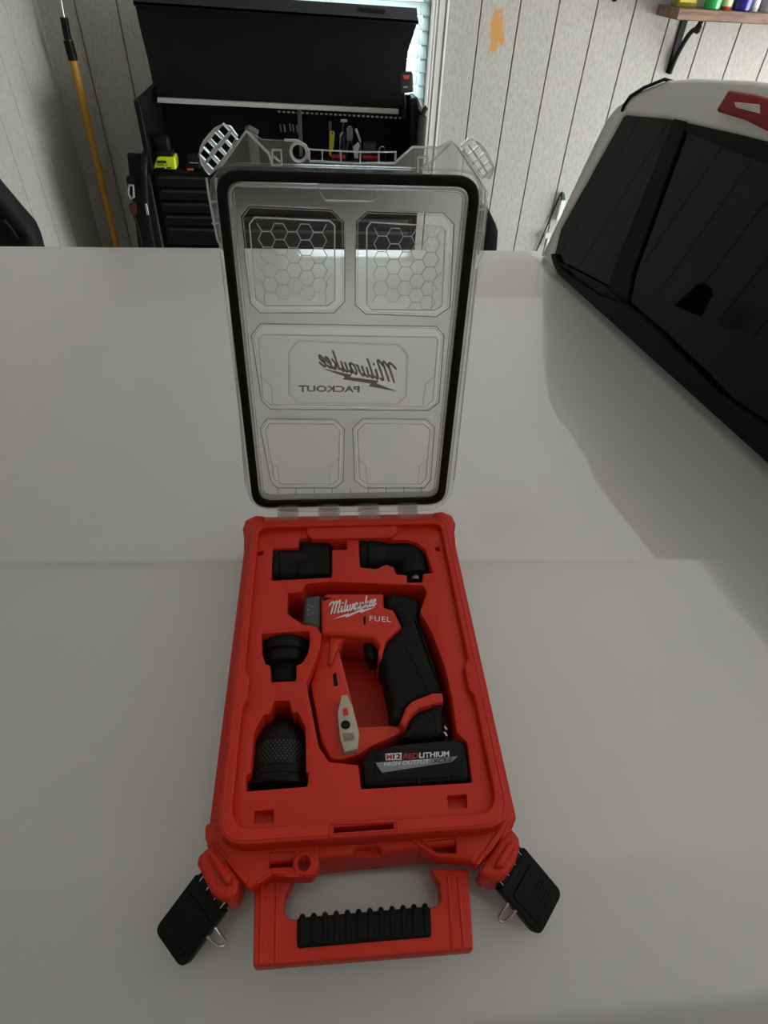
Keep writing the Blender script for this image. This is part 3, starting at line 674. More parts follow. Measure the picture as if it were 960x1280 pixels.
w4o = [(-0.0900, 0.1090), (-0.0160, 0.1073), (-0.0059, 0.0960), (-0.0078, 0.0256), (-0.0172, 0.0165), (-0.0852, 0.0180), (-0.0919, 0.0289), (-0.0980, 0.0970)]
w4i = [(-0.0879, 0.1010), (-0.0178, 0.0993), (-0.0112, 0.0917), (-0.0132, 0.0259), (-0.0199, 0.0192), (-0.0820, 0.0205), (-0.0880, 0.0285), (-0.0934, 0.0921)]
w5o = [(0.0140, 0.1080), (0.0845, 0.1064), (0.0952, 0.0966), (0.0964, 0.0252), (0.0895, 0.0138), (0.0180, 0.0158), (0.0059, 0.0270), (0.0034, 0.0959)]
w5i = [(0.0170, 0.0999), (0.0838, 0.0983), (0.0912, 0.0911), (0.0916, 0.0249), (0.0859, 0.0170), (0.0211, 0.0183), (0.0119, 0.0265), (0.0090, 0.0909)]
wf = [(-0.0527, 0.1947), (0.0505, 0.1909), (0.0606, 0.1798), (0.0619, 0.1328), (0.0524, 0.1227), (-0.0545, 0.1243), (-0.0650, 0.1350), (-0.0623, 0.1825)]
tabp = [(-0.0277, 0.3381), (-0.0279, 0.3314), (-0.0218, 0.3235), (0.0209, 0.3236), (0.0273, 0.3292), (0.0270, 0.3375)]
# seal line
so = rect(-0.1145, 0.1145, -0.004, 0.347, 0.021, 7); si = rect(-0.1062, 0.1062, 0.0045, 0.3385, 0.0145, 7)
lid = MB(LM)
# outer margin outside the seal (clear), then the frosted field
lid.plate([lid_o, inset(so, 0.003), lhole], -0.0105, -0.0080, 0.0006, 1)
lidp = lid.build('lid', EDGE, case, label='clear lid standing open on its hinges')
fld = MB(LM); fld.plate([inset(so, 0.0025)] + [w1o, w2o, w3o, w4o, w5o], -0.0110, -0.0085, 0)
fld.build('frosted_sheet', FROST, lidp)
pr_ = MB(LM)
for wi in (w1i, w2i, w3i, w4i, w5i): pr_.plate([wi], -0.0142, -0.0132, 0)
pr_.build('window_pane', PANE, lidp)
# sloping walls between sheet and panes
sw = MB(LM)
def loft(mb, a, za, c, zc):
    n = len(a); mb.mesh([(*p, za) for p in a] + [(*p, zc) for p in c], [(i, (i + 1) % n, n + (i + 1) % n, n + i) for i in range(n)])
for wo, wi in ((w1o, w1i), (w2o, w2i), (w3o, w3i), (w4o, w4i), (w5o, w5i)):
    loft(sw, wo, -0.0098, wi, -0.0138)
sw.build('window_wall', PANE, lidp, smooth=False)
rb = MB(LM)
for wo, wi in ((w1o, w1i), (w2o, w2i), (w3o, w3i), (w4o, w4i), (w5o, w5i)):
    rb.tube([(*p, -0.0088) for p in wo], 0.00075, 2, closed=True)
    rb.tube([(*p, -0.0132) for p in wi], 0.00075, 2, closed=True)
    n_ = inset(wo, 0.0022); rb.tube([(*p, -0.0095) for p in n_], 0.0003, 1, closed=True)
rb.tube([(*p, -0.0132) for p in wf], 0.0005, 2, closed=True); rb.tube([(*p, -0.0132) for p in inset(wf, 0.0014)], 0.0003, 1, closed=True)
# lower corner steps inside the panes
for pts in ([(-0.0901, 0.2574), (-0.0818, 0.2502), (-0.0827, 0.2297)], [(-0.0153, 0.2620), (-0.0223, 0.2530), (-0.0236, 0.2301)], [(0.0888, 0.2633), (0.0809, 0.2542), (0.0815, 0.2278)], [(-0.0936, 0.1565), (-0.0828, 0.1456), (-0.0828, 0.1233)], [(0.0923, 0.1579), (0.0819, 0.1469), (0.0804, 0.1203)],
            [(-0.0942, 0.0539), (-0.0832, 0.0429), (-0.0820, 0.0207)], [(-0.0120, 0.0558), (-0.0223, 0.0441), (-0.0247, 0.0195)], [(0.0093, 0.0555), (0.0187, 0.0433), (0.0211, 0.0185)], [(0.0927, 0.0542), (0.0822, 0.0422), (0.0820, 0.0173)]):
    rb.tube([(*p, -0.0132) for p in pts], 0.0004, 1)
rb.plate([tabp, inset(tabp, 0.0011)], -0.009, -0.006, 0)
rb.build('panel_rib', RIB, lidp)
# inner rib loop just inside the seal
lr = MB(LM); lr.plate([inset(si, 0.0012), inset(si, 0.0034)], -0.009, -0.001, 0.0006, 1)
lr.plate([inset(si, 0.0046), inset(si, 0.0052)], -0.009, -0.006, 0)
lr.build('inner_rib', RIB, lidp)
ng = MB(LM)
for k in range(9):
    x = -0.085 + k * 0.0213; ng.box(x, x + 0.0008, 0.009, 0.017, -0.009, -0.005)
ng.build('rib_tick', RIB, lidp, kind='stuff')
# black seal
sl = MB(LM); sl.plate([so, si], -0.0085, 0.0010, 0.0016, 3); sl.build('seal', SEAL, lidp, label='black rubber seal loop')
# hexagon relief on the two upper panes
for wi, rows in ((w1i, 3), (w2i, 3)):
    hx = MB(LM); xs = [p[0] for p in wi]; us = [p[1] for p in wi]; u1 = max(us); x0 = min(xs); u0 = min(us); a_ = 0.0078; hgt = a_ * math.sqrt(3)
    seen = set(); inner = inset(wi, 0.0006)
    for col in range(-1, 9):
        for row in range(0, 8):
            cx = x0 + col * 1.5 * a_ + 0.003; cu = u1 - row * hgt - (hgt / 2 if col % 2 else 0) + 0.002
            pts = [(cx + a_ * math.cos(k * math.pi / 3), cu + a_ * math.sin(k * math.pi / 3)) for k in range(6)]
            for k in range(6):
                p, q = pts[k], pts[(k + 1) % 6]; key = tuple(sorted(((round(p[0], 4), round(p[1], 4)), (round(q[0], 4), round(q[1], 4)))))
                if key in seen: continue
                seen.add(key)
                if inside(p, inner) and inside(q, inner): hx.strip([p, q], 0.0008, -0.0134, -0.0129)
    hx.build('hexagon_pattern', RIB, lidp, smooth=False)
# corner ears with their open cells
for sx, pol in ((-1, [(-0.1260, 0.3574), (-0.1243, 0.3624), (-0.1210, 0.3672), (-0.1158, 0.3722), (-0.1108, 0.3764), (-0.1060, 0.3786), (-0.1021, 0.3790), (-0.0978, 0.3778), (-0.0927, 0.3711), (-0.1093, 0.3486), (-0.1192, 0.3420), (-0.1227, 0.3455), (-0.1253, 0.3508)]),
                (1, [(0.0943, 0.3693), (0.1004, 0.3748), (0.1048, 0.3745), (0.1098, 0.3723), (0.1146, 0.3686), (0.1188, 0.3637), (0.1260, 0.3548), (0.1261, 0.3521), (0.1228, 0.3446), (0.1170, 0.3457)])):
    e_ = MB(LM)
    if sx < 0: rowA = [(-0.1037, 0.3745), (-0.1105, 0.3685), (-0.1174, 0.3625), (-0.1211, 0.3570)]; rowB = [(-0.0978, 0.3683), (-0.1033, 0.3623), (-0.1095, 0.3567), (-0.1159, 0.3506)]
    else: rowA = [(0.1053, 0.3702), (0.1109, 0.3650), (0.1162, 0.3594), (0.1205, 0.3538)]; rowB = [(0.1003, 0.3659), (0.1051, 0.3607), (0.1108, 0.3548), (0.1157, 0.3494)]
    holes = []
    d = (Vector(rowA[3]) - Vector(rowA[0])).normalized(); nn = Vector((-d.y, d.x))
    for c_ in rowA + rowB:
        c_ = Vector(c_); hs = 0.0030
        holes.append([tuple(c_ + d * a + nn * q) for a, q in ((-hs, -hs), (hs, -hs), (hs, hs), (-hs, hs))])
    e_.plate([pol] + holes, -0.0100, -0.003, 0.0007, 1)
    e_.build('corner_ear', RIB, lidp)
# side flanges with ladder ribs, top strip ribs, corner gussets
fg = MB(LM)
for pts in ([(-0.1221, 0.3401), (-0.1216, 0.3242), (-0.1204, 0.3071), (-0.1190, 0.2906), (-0.1151, 0.2825)], [(-0.1141, 0.3403), (-0.1149, 0.3231), (-0.1146, 0.3039), (-0.1151, 0.2825)], [(0.1199, 0.3344), (0.1220, 0.3189), (0.1221, 0.3014), (0.1201, 0.2818)], [(0.1138, 0.3368), (0.1161, 0.3188), (0.1161, 0.3013), (0.1173, 0.2731)],
            [(-0.1126, 0.2665), (-0.1204, 0.0280)], [(0.1209, 0.2695), (0.1235, 0.0276)]):
    fg.tube([(*p, -0.004) for p in pts], 0.0010, 2)
for a in ([(-0.1219, 0.3217), (-0.1151, 0.3219)], [(-0.1222, 0.3044), (-0.1152, 0.3046)], [(0.1218, 0.3202), (0.1159, 0.3201)], [(0.1227, 0.3028), (0.1167, 0.3027)]): fg.tube([(*p, -0.004) for p in a], 0.0008, 2)
stx = [(-0.0343, 0.3548), (-0.0235, 0.3545), (-0.0079, 0.3542), (0.0085, 0.3541), (0.0243, 0.3544), (0.0387, 0.3548)]
for p in stx: fg.box(p[0] - 0.0006, p[0] + 0.0006, p[1] + 0.001, p[1] + 0.0085, -0.010, -0.002)
fg.tube([(*p, -0.003) for p in stx], 0.0008, 2); fg.tube([(p[0], p[1] + 0.0085, -0.003) for p in stx], 0.0006, 2)
for pts in ([(-0.1093, 0.3486), (-0.0856, 0.3744), (-0.0682, 0.3592)], [(-0.0840, 0.3736), (-0.0683, 0.3586), (-0.0662, 0.3510)], [(-0.0654, 0.3616), (-0.0581, 0.3618), (-0.0581, 0.3506), (-0.0662, 0.3504), (-0.0654, 0.3616)], [(-0.0644, 0.3570), (-0.0593, 0.3530)], [(-0.0550, 0.3691), (-0.0444, 0.3691), (-0.0373, 0.3658), (-0.0345, 0.3601), (-0.0350, 0.3554)],
            [(0.0387, 0.3548), (0.0532, 0.3670), (0.0752, 0.3670), (0.0858, 0.3720), (0.0917, 0.3680), (0.1221, 0.3345)], [(0.0693, 0.3550), (0.0853, 0.3702)], [(0.0585, 0.3595), (0.0668, 0.3597), (0.0684, 0.3482)], [(0.0585, 0.3595), (0.0593, 0.3480)], [(0.0619, 0.3505), (0.0658, 0.3549)]):
    fg.tube([(*p, -0.0075) for p in pts], 0.0010, 2)
fg.tube([(rh[0] + 0.0068 * math.cos(t * math.pi / 8), rh[1] + 0.0068 * math.sin(t * math.pi / 8), -0.008) for t in range(16)], 0.0013, 3, closed=True)
fg.build('stiffening_rib', RIB, lidp)
# outer wall of the lid around the margin
ow = MB(LM); mo = rect(-0.1185, 0.1185, -0.0085, 0.3515, 0.025, 7)
ow.plate([mo, inset(mo, 0.0016)], -0.0105, -0.0035, 0); ow.build('lid_wall', EDGE, lidp)
# hinges
hx_ = [(-0.0853, 0.0033), (-0.0611, 0.0025), (-0.0377, 0.0017), (-0.0124, 0.0009), (0.0093, 0.0002), (0.0349, -0.0006), (0.0567, -0.0013), (0.0806, -0.0021)]
for k in range(4):
    x0, x1 = hx_[2 * k][0], hx_[2 * k + 1][0]
    h_ = MB(); h_.box(x0, x1, -0.001, 0.0185, 0.0635, 0.0665, 0.0008, 1); h_.box(x0 + 0.002, x1 - 0.002, 0.0145, 0.020, 0.064, 0.0725, 0.0008, 1)
    h_.tube([(x0, 0.0165, 0.0690), (x1, 0.0165, 0.0690)], 0.0034, 4); h_.tube([(x0 + .003, 0.006, 0.067), (x1 - .003, 0.006, 0.067)], 0.0012, 2)
    h_.build('hinge', EDGE, case)

# ---- lettering
LOGO = [[(-0.6, 1.5), (-0.3, 1.85), (0.0, 2.0), (0.22, 1.8), (0.25, 1.4), (0.15, 0.0)], [(0.3, 1.5), (0.65, 2.0), (0.85, 1.8), (0.85, 1.4), (0.78, 0.0)],
        [(0.92, 1.5), (1.3, 2.0), (1.5, 1.8), (1.48, 1.2), (1.42, 0.3), (1.55, 0.0), (1.8, 0.2)],
        [(2.05, 1.0), (2.05, 0.25), (2.2, 0.0), (2.45, 0.25)], [(2.02, 1.35), (2.08, 1.6)],
        [(2.65, 1.9), (2.62, 0.25), (2.78, 0.0), (3.0, 0.25)],
        [(3.1, 1.0), (3.15, 0.2), (3.35, 0.0), (3.6, 0.25), (3.65, 1.0)], [(3.65, 0.25), (3.85, 0.0), (4.1, 0.3), (4.15, 0.95), (4.35, 0.85)],
        [(5.05, 0.85), (4.8, 1.02), (4.55, 0.8), (4.5, 0.3), (4.7, 0.0), (4.95, 0.2), (5.08, 0.6)], [(5.08, 1.0), (5.08, 0.2), (5.22, 0.0), (5.42, 0.25)],
        [(5.6, 1.0), (5.58, 0.25), (5.75, 0.0), (6.0, 0.25), (6.05, 0.6)], [(6.05, 1.0), (6.05, 0.2), (6.2, 0.0), (6.4, 0.25)],
        [(6.6, 1.9), (6.58, 0.0)], [(6.62, 0.4), (6.85, 0.65), (7.08, 1.0)], [(6.8, 0.6), (6.98, 0.1), (7.15, 0.0), (7.3, 0.2)],
        [(7.42, 0.45), (7.75, 0.62), (7.82, 0.9), (7.65, 1.05), (7.45, 0.8), (7.42, 0.3), (7.6, 0.0), (7.95, 0.25)],
        [(8.1, 0.45), (8.43, 0.62), (8.5, 0.9), (8.33, 1.05), (8.13, 0.8), (8.1, 0.3), (8.28, 0.0), (8.75, 0.35)]]
BOLT = [(0, 0), (3.35, 1.0), (3.3, 0.72), (6.3, 1.55), (6.25, 1.28), (9, 2.1), (5.5, 0.72), (5.55, 1.0), (2.6, 0.18), (2.65, 0.48)]
def logo(mb, M, z0=0, z1=0.0002, w_=0.24):
    for st in LOGO:
        # smooth each pen stroke
        pts = []
        for i in range(len(st) - 1):
            a = Vector(st[max(i - 1, 0)]); p = Vector(st[i]); q = Vector(st[i + 1]); r_ = Vector(st[min(i + 2, len(st) - 1)])
            for k in range(3):
                t = k / 3; pts.append(0.5 * ((2 * p) + (q - a) * t + (2 * a - 5 * p + 4 * q - r_) * t * t + (3 * p - a - 3 * q + r_) * t ** 3))
        pts.append(Vector(st[-1])); mb.strip([(p.x + 0.22 * p.y, p.y) for p in pts], w_, z0, z1, M)
def laff(p0, px, py, lx, ly, z):
    o = Vector((*p0, z)); return frame(o, (Vector((*px, z)) - o) / lx, (Vector((*py, z)) - o) / ly, (0, 0, 1))
q = [(0.0493, 0.1481), (-0.0309, 0.1681), (0.0462, 0.1698)]
pl = MB(LM); logo(pl, laff(q[0], q[1], q[2], 8.8, 2.0, -0.0130), w_=0.27)
q = [(0.0522, 0.1383), (-0.0289, 0.1651), (0.0499, 0.1536)]
q2 = [(-0.0289, 0.1651), (0.0522, 0.1383)]
bx = Vector(q2[1]) - Vector(q2[0]); nb = Vector((-bx.y, bx.x)).normalized() * -1
# bolt drawn from its left tip along its own axis
def bolt(mb, a, bq, z0, z1, thick, flip=1):
    a = Vector(a); bq = Vector(bq); ex = bq - a; L = ex.length; ex.normalize(); ey = Vector((-ex.y, ex.x)) * flip
    pts = [(0, 0), (0.38, 0.055), (0.36, 0.0), (0.72, 0.10), (0.70, 0.035), (1.0, 0.0), (0.62, -0.075), (0.64, -0.005), (0.28, -0.095), (0.30, -0.03)]
    mb.plate([[tuple(a + ex * (u * L) + ey * (v * L * thick)) for u, v in pts]], z0, z1)
bolt(pl, q2[0], q2[1], -0.0130, -0.0128, 0.62)
q = [(0.0106, 0.1375), (-0.0544, 0.1385), (0.0106, 0.1449)]
pl.text('PACKOUT', laff(q[0], q[1], q[2], 1, 1, -0.0130), bold=0.03)
pl.build('lid_print', PRINTL, lidp, smooth=False)
q = [(0.0225, 0.3296), (0.0134, 0.3294), (0.0224, 0.3346)]
p8 = MB(LM); p8.text('838', laff(q[0], q[1], q[2], 1, 1, -0.0072), bold=0.01); p8.build('moulded_number', RIB, lidp, smooth=False)

# ================================================================ drill in its pocket
drill = thing('cordless_drill', 'red and black cordless drill with white script lettering lying in the case', 'drill', (0.03, -0.2, 0.0185))
ZD = 0.056
head = [(-0.0353, -0.1093), (-0.0294, -0.1031), (0.0313, -0.1057), (0.0304, -0.1238), (0.0405, -0.1278), (0.0466, -0.1492), (0.0292, -0.1664), (0.0232, -0.1864), (0.0192, -0.1880), (0.0227, -0.1718), (0.0162, -0.1616), (-0.0044, -0.1582), (-0.0346, -0.1549)]
h = MB(); h.plate([rnd(head, 0.002)], 0.012, ZD, 0.004, 3); h.build('motor_housing', REDG, drill)
col_ = [(-0.0531, -0.1038), (-0.0356, -0.1029), (-0.0355, -0.1462), (-0.0541, -0.1404)]
cc = MB(); cc.plate([rnd(col_, 0.002)], 0.020, 0.053, 0.004, 3)
cA = Vector(col_[0]); cB = Vector(col_[3]); 
cc.build('nose_collar', GREYB, drill)
cq = MB()
for px in [(-0.0478, -0.1164), (-0.0478, -0.1226), (-0.0477, -0.1288), (-0.0437, -0.1186), (-0.0436, -0.1269)]: cq.box(px[0] - 0.0015, px[0] + 0.0015, px[1] - 0.0006, px[1] + 0.0006, 0.0525, 0.0534)
cq.build('collar_mark', GREYP, drill)
mt_ = [(-0.0336, -0.1086), (-0.0236, -0.1106), (-0.0328, -0.1140)]
dk = MB(); dk.plate([mt_], ZD - 0.001, ZD + 0.0003); dk.build('vent', BLK, drill); dk = MB(); dk.plate([rnd([(0.0079, -0.1371), (0.0106, -0.1342), (0.0099, -0.1462), (0.0079, -0.1461)], 0.0008)], ZD - 0.001, ZD + 0.0003)
dk.build('vent', BLK, drill)
# back cap and handle in one rubber piece
hand = [(0.0320, -0.1041), (0.0533, -0.1061), (0.0664, -0.1126), (0.0703, -0.1229), (0.0653, -0.1362), (0.0646, -0.1492), (0.0704, -0.1801), (0.0761, -0.2072), (0.0781, -0.2226), (0.0734, -0.2265), (0.0520, -0.2294), (0.0406, -0.2385), (0.0350, -0.2514), (0.0278, -0.2518), (0.0278, -0.2257), (0.0237, -0.1914), (0.0188, -0.1840), (0.0244, -0.1714), (0.0305, -0.1642), (0.0469, -0.1477), (0.0408, -0.1263), (0.0310, -0.1222)]
h = MB(); h.plate([rnd(hand, 0.004)], 0.012, 0.0545, 0.008, 5); h.build('rubber_grip', RUB, drill)
gl_ = MB(); gl_.tube([(*p, 0.0545) for p in [(0.0433, -0.1651), (0.0525, -0.1842), (0.0600, -0.2067), (0.0634, -0.2213)]], 0.0008, 2); gl_.tube([(*p, 0.0540) for p in [(0.0530, -0.1093), (0.0624, -0.1172), (0.0606, -0.1339), (0.0664, -0.1611), (0.0738, -0.2071)]], 0.0007, 2)
gl_.build('grip_line', BLK, drill)
trg = [(0.0073, -0.1542), (0.0171, -0.1547), (0.0229, -0.1646), (0.0193, -0.1812), (0.0121, -0.1827), (0.0080, -0.1705)]
h = MB(); h.plate([rnd(trg, 0.003)], 0.024, 0.046, 0.006, 3); h.build('trigger', BLK, drill)
# red lower band and front guard arm
band = [(0.0341, -0.2526), (0.0414, -0.2375), (0.0480, -0.2314), (0.0683, -0.2243), (0.0780, -0.2248), (0.0773, -0.2346), (0.0665, -0.2372), (0.0536, -0.2405), (0.0447, -0.2478), (0.0384, -0.2597)]
h = MB(); h.plate([rnd(band, 0.002)], 0.022, 0.0555, 0.004, 2); h.build('lower_band', REDG, drill)
arm = [(-0.0356, -0.1458), (-0.0053, -0.1413), (-0.0000, -0.1533), (-0.0123, -0.1566), (-0.0174, -0.1687), (-0.0106, -0.2023), (-0.0056, -0.2292), (-0.0021, -0.2498), (0.0357, -0.2496), (0.0402, -0.2552), (0.0333, -0.2593), (0.0068, -0.2697), (-0.0033, -0.2763), (-0.0194, -0.2796), (-0.0276, -0.2778), (-0.0358, -0.2615), (-0.0455, -0.2056), (-0.0372, -0.1743)]
h = MB(); h.plate([rnd(arm, 0.003)], 0.022, 0.046, 0.003, 2)
arm2 = [(-0.0267, -0.1510), (-0.0037, -0.1412), (-0.0057, -0.1520), (-0.0173, -0.1649), (-0.0248, -0.1883), (-0.0286, -0.1863)]
h.plate([rnd(arm2, 0.002)], 0.040, 0.050, 0.004, 2)
h.build('front_guard', REDG, drill)
vt = MB(); vt.plate([rnd([(-0.0242, -0.1955), (-0.0211, -0.1939), (-0.0195, -0.2078), (-0.0233, -0.2085)], 0.0005)], 0.0445, 0.0465); vt.build('vent', BLK, drill)
clip = [(-0.0164, -0.2212), (-0.0112, -0.2215), (-0.0066, -0.2338), (-0.0019, -0.2587), (-0.0037, -0.2739), (-0.0158, -0.2760), (-0.0192, -0.2614), (-0.0208, -0.2386)]
c1 = [(-0.0161, -0.2357), (-0.0117, -0.2351), (-0.0105, -0.2422), (-0.0155, -0.2427)]
h = MB(); h.plate([rnd(clip, 0.0015)], 0.040, 0.053, 0.0015, 2); cp_ = h.build('bit_clip', TAN, drill, label='beige plastic bit clip')
h = MB(); h.plate([rnd(c1, 0.0008)], 0.0525, 0.0536); h.build('red_insert', REDG, cp_)
h = MB(); cc_ = [(-0.0137, -0.2513)][0]; h.lathe([(0.0001, 0.0), (0.0042, 0.0), (0.0042, 0.0008), (0.0001, 0.0008)], Matrix.Translation((cc_[0], cc_[1], 0.0527)), 16); h.build('clip_hole', BLK, cp_)
h = MB(); h.plate([rnd([(-0.0167, -0.2593), (-0.0069, -0.2591), (-0.0064, -0.2658), (-0.0155, -0.2667)], 0.0006)], 0.0522, 0.0534); h.build('clip_window_shade', mat('shaded_beige', (0.24, 0.20, 0.14), 0.6), cp_)  # shade in the clip's window, painted as a darker beige plate
# battery
neck = [(0.0449, -0.2428), (0.0543, -0.2378), (0.0674, -0.2345), (0.0783, -0.2318), (0.0753, -0.2659), (0.0338, -0.2666), (0.0391, -0.2556)]
h = MB(); h.plate([rnd(neck, 0.003)], 0.022, 0.0515, 0.008, 4); h.plate([[(0.0669, -0.2364), (0.0684, -0.2364), (0.0677, -0.2620), (0.0667, -0.2619)]], 0.0505, 0.0522)
bat = [(-0.0014, -0.2893), (0.0010, -0.2826), (0.0089, -0.2760), (0.0328, -0.2723), (0.0824, -0.2707), (0.0891, -0.2733), (0.0909, -0.2792), (0.0889, -0.3054), (0.0857, -0.3078), (0.0043, -0.3076), (-0.0002, -0.3054)]
h.plate([rnd(bat, 0.003)], 0.020, ZD + 0.0005, 0.0045, 4)
h.plate([rnd([(0.0115, -0.2785), (0.0829, -0.2747), (0.0820, -0.3045), (0.0057, -0.3046)], 0.003)], 0.050, ZD + 0.0014, 0.001, 2)
for p in [(0.0457, -0.3055), (0.0701, -0.3043)]: h.box(p[0] - .001, p[0] + .001, p[1] - .003, p[1] + .003, .05, ZD + .002)
battery = h.build('battery_pack', BLK, drill, label='black battery pack with grey and red print')
ZB = ZD + 0.0016
t = MB(); t.plate([[(0.0193, -0.2816), (0.0332, -0.2816), (0.0326, -0.2877), (0.0190, -0.2873)]], ZB, ZB + .0001)
q = [(0.0476, -0.2872), (0.0736, -0.2872), (0.0482, -0.2825)]; t.text('LITHIUM', aff(q[0], q[1], q[2], 1, 1, ZB + .0002), bold=0.03)
t.build('white_print', WHITE, battery, smooth=False)
t = MB(); t.plate([[(0.0101, -0.2889), (0.0812, -0.2874), (0.0746, -0.2920), (0.0152, -0.2976)]], ZB, ZB + .0001); t.build('grey_print_band', GREYP, battery, smooth=False)
t = MB(); q = [(0.0169, -0.2924), (0.0560, -0.2923), (0.0172, -0.2889)]; t.text('HIGH OUTPUT', aff(q[0], q[1], q[2], 1, 1, ZB + .0003), bold=0.02, shear=.2); t.build('pale_print', LGREYP, battery, smooth=False)
t = MB(); q = [(0.0581, -0.2921), (0.0753, -0.2916), (0.0585, -0.2887)]; t.text('XC5.0', aff(q[0], q[1], q[2], 1, 1, ZB + .0003), bold=0.02, shear=.2); t.build('black_print', BLK, battery, smooth=False)
t = MB(); q = [(0.0252, -0.2868), (0.0320, -0.2868), (0.0256, -0.2825)]; t.text('12', aff(q[0], q[1], q[2], 1, 1, ZB + .0003), bold=0.04); t.build('black_print', BLK, battery, smooth=False)
t = MB(); q = [(0.0197, -0.2868), (0.0245, -0.2869), (0.0201, -0.2824)]; t.text('M', aff(q[0], q[1], q[2], 1, 1, ZB + .0003), bold=0.04)
q = [(0.0340, -0.2874), (0.0467, -0.2873), (0.0345, -0.2828)]; t.text('RED', aff(q[0], q[1], q[2], 1, 1, ZB + .0003), bold=0.02, shear=.15); t.build('red_print', REDP, battery, smooth=False)
t = MB(); q = [(-0.0259, -0.1318), (0.0221, -0.1221), (-0.0251, -0.1162)]; logo(t, aff(q[0], q[1], q[2], 8.8, 2.0, ZD + .0002), w_=0.27)
bolt(t, [(-0.0231, -0.1378)][0], [(0.0215, -0.1242)][0], ZD + .0001, ZD + .0003, 0.62)
q = [(0.0142, -0.1417), (0.0357, -0.1442), (0.0146, -0.1354)]; t.text('FUEL', aff(q[0], q[1], q[2], 1, 1, ZD + .0003), wide=1.15)
t.build('white_print', WHITE, drill, smooth=False)
t = MB()
for q in ([(0.0749, -0.2569), (0.0766, -0.2600)], [(0.0737, -0.2621), (0.0757, -0.2659)]): t.tube([(*p, 0.0515) for p in q], 0.0008, 2)
t.build('neck_mark', WHITE, drill)

# ================================================================ the four attachments
def axisM(a, bq, z, flat=1.0):
    """local Z runs from a to bq (flat points) at height z"""
    a = Vector((*a, z)); bq = Vector((*bq, z)); ez = (bq - a).normalized(); ex = Vector((0, 0, 1)); ey = ez.cross(ex)
    return frame(a, ex * flat, ey, ez), (bq - a).length
# offset head (upper left)
q = [(-0.0897, -0.0509), (-0.0562, -0.0491)]
off = thing('offset_attachment', 'black offset screwdriver head with square housing in the upper left pocket', 'drill attachment', (*q[0], 0.0185))
M_, L_ = axisM(q[0], q[1], 0.037, 0.8)
r0 = 0.0255
h = MB(M_); h.lathe([(r0 - .002, 0), (r0, .001), (r0, .005), (r0 - .0015, .006), (r0 - .0015, .008), (r0, .009), (r0 - .001, L_ * .55), (r0 - .003, L_), (r0 - .004, L_ + .01)]); h.build('collar', BLK, off)
h = MB(); h.plate([rnd([(-0.0591, -0.0238), (-0.0241, -0.0237), (-0.0248, -0.0760), (-0.0596, -0.0775), (-0.0618, -0.0594)], 0.003)], 0.022, 0.0545, 0.005, 3)
h.plate([rnd([(-0.0503, -0.0508), (-0.0253, -0.0505), (-0.0257, -0.0765), (-0.0551, -0.0777)], 0.002)], 0.045, 0.0565, 0.003, 2); h.build('gear_housing', RUB, off)
h = MB(); p = [(-0.0252, -0.0234), (-0.0066, -0.0241)]; h.tube([(*p[0], 0.045), (*p[1], 0.045)], 0.0032, 4); h.build('drive_shaft', DSTEEL, off)
# right angle head
q = [(0.0099, -0.0327), (0.0426, -0.0339)]
ang = thing('right_angle_attachment', 'black right angle screwdriver head bending downward in the upper right pocket', 'drill attachment', (*q[0], 0.0185))
M_, L_ = axisM(q[0], q[1], 0.037, 0.8)
h = MB(M_); h.lathe([(.0235, 0), (.0252, .001), (.0252, .006), (.0235, .007), (.0235, .009), (.0252, .010), (.0238, L_ * .6), (.0215, L_ * .8), (.0190, L_)]); h.build('collar', BLK, ang)
path = [(0.0376, -0.0365), (0.0526, -0.0358), (0.0637, -0.0375), (0.0713, -0.0453), (0.0726, -0.0577), (0.0713, -0.0697)]
h = MB(); h.tube([(*p, 0.0, rr) for p, rr in zip(path, (.95, .98, 1.05, 1.08, 1.05, 1.0))], 0.0192, 6, smooth=True, M=Matrix.Translation((0, 0, .037)) @ Matrix.Diagonal((1, 1, .85, 1)))
e_ = path[-1]; h.lathe([(.0180, -.002), (.0198, .000), (.0198, .003), (.0180, .004)], axisM(path[-1], (path[-1][0], path[-1][1] - .02), .037, .85)[0]); h.build('gear_housing', RUB, ang)
h = MB(); p = [(0.0709, -0.0671), (0.0691, -0.0822)]; M_, L_ = axisM(p[0], p[1], .042)
h.lathe([(.0065, 0), (.0065, .007), (.0052, .0075), (.0052, .009), (.0065, .0095), (.0060, .013), (.003, .014)], M_, 20); h.build('bit_socket', DSTEEL, ang)
# stepped bit holder
q = [(-0.0721, -0.1444), (-0.0714, -0.1986)]
bh = thing('bit_holder_attachment', 'black stepped round bit holder in the pocket left of the drill', 'drill attachment', (*q[0], 0.0185))
M_, L_ = axisM(q[0], q[1], 0.0355, 0.82)
k = L_
h = MB(M_); h.lathe([(.020, 0), (.0232, .001), (.0243, .003), (.0243, k * .15), (.0234, k * .16), (.0234, k * .18), (.0246, k * .20), (.0246, k * .40), (.0212, k * .43), (.0206, k * .62), (.0180, k * .65), (.012, k * .66)]); h.build('collar', BLK, bh)
h = MB(M_); h.lathe([(.0122, k * .6), (.0122, k * .72), (.0112, k * .74), (.0112, k * .77), (.0128, k * .79), (.0128, k * .99), (.0115, k * 1.02)]); h.build('sleeve', RUB, bh)
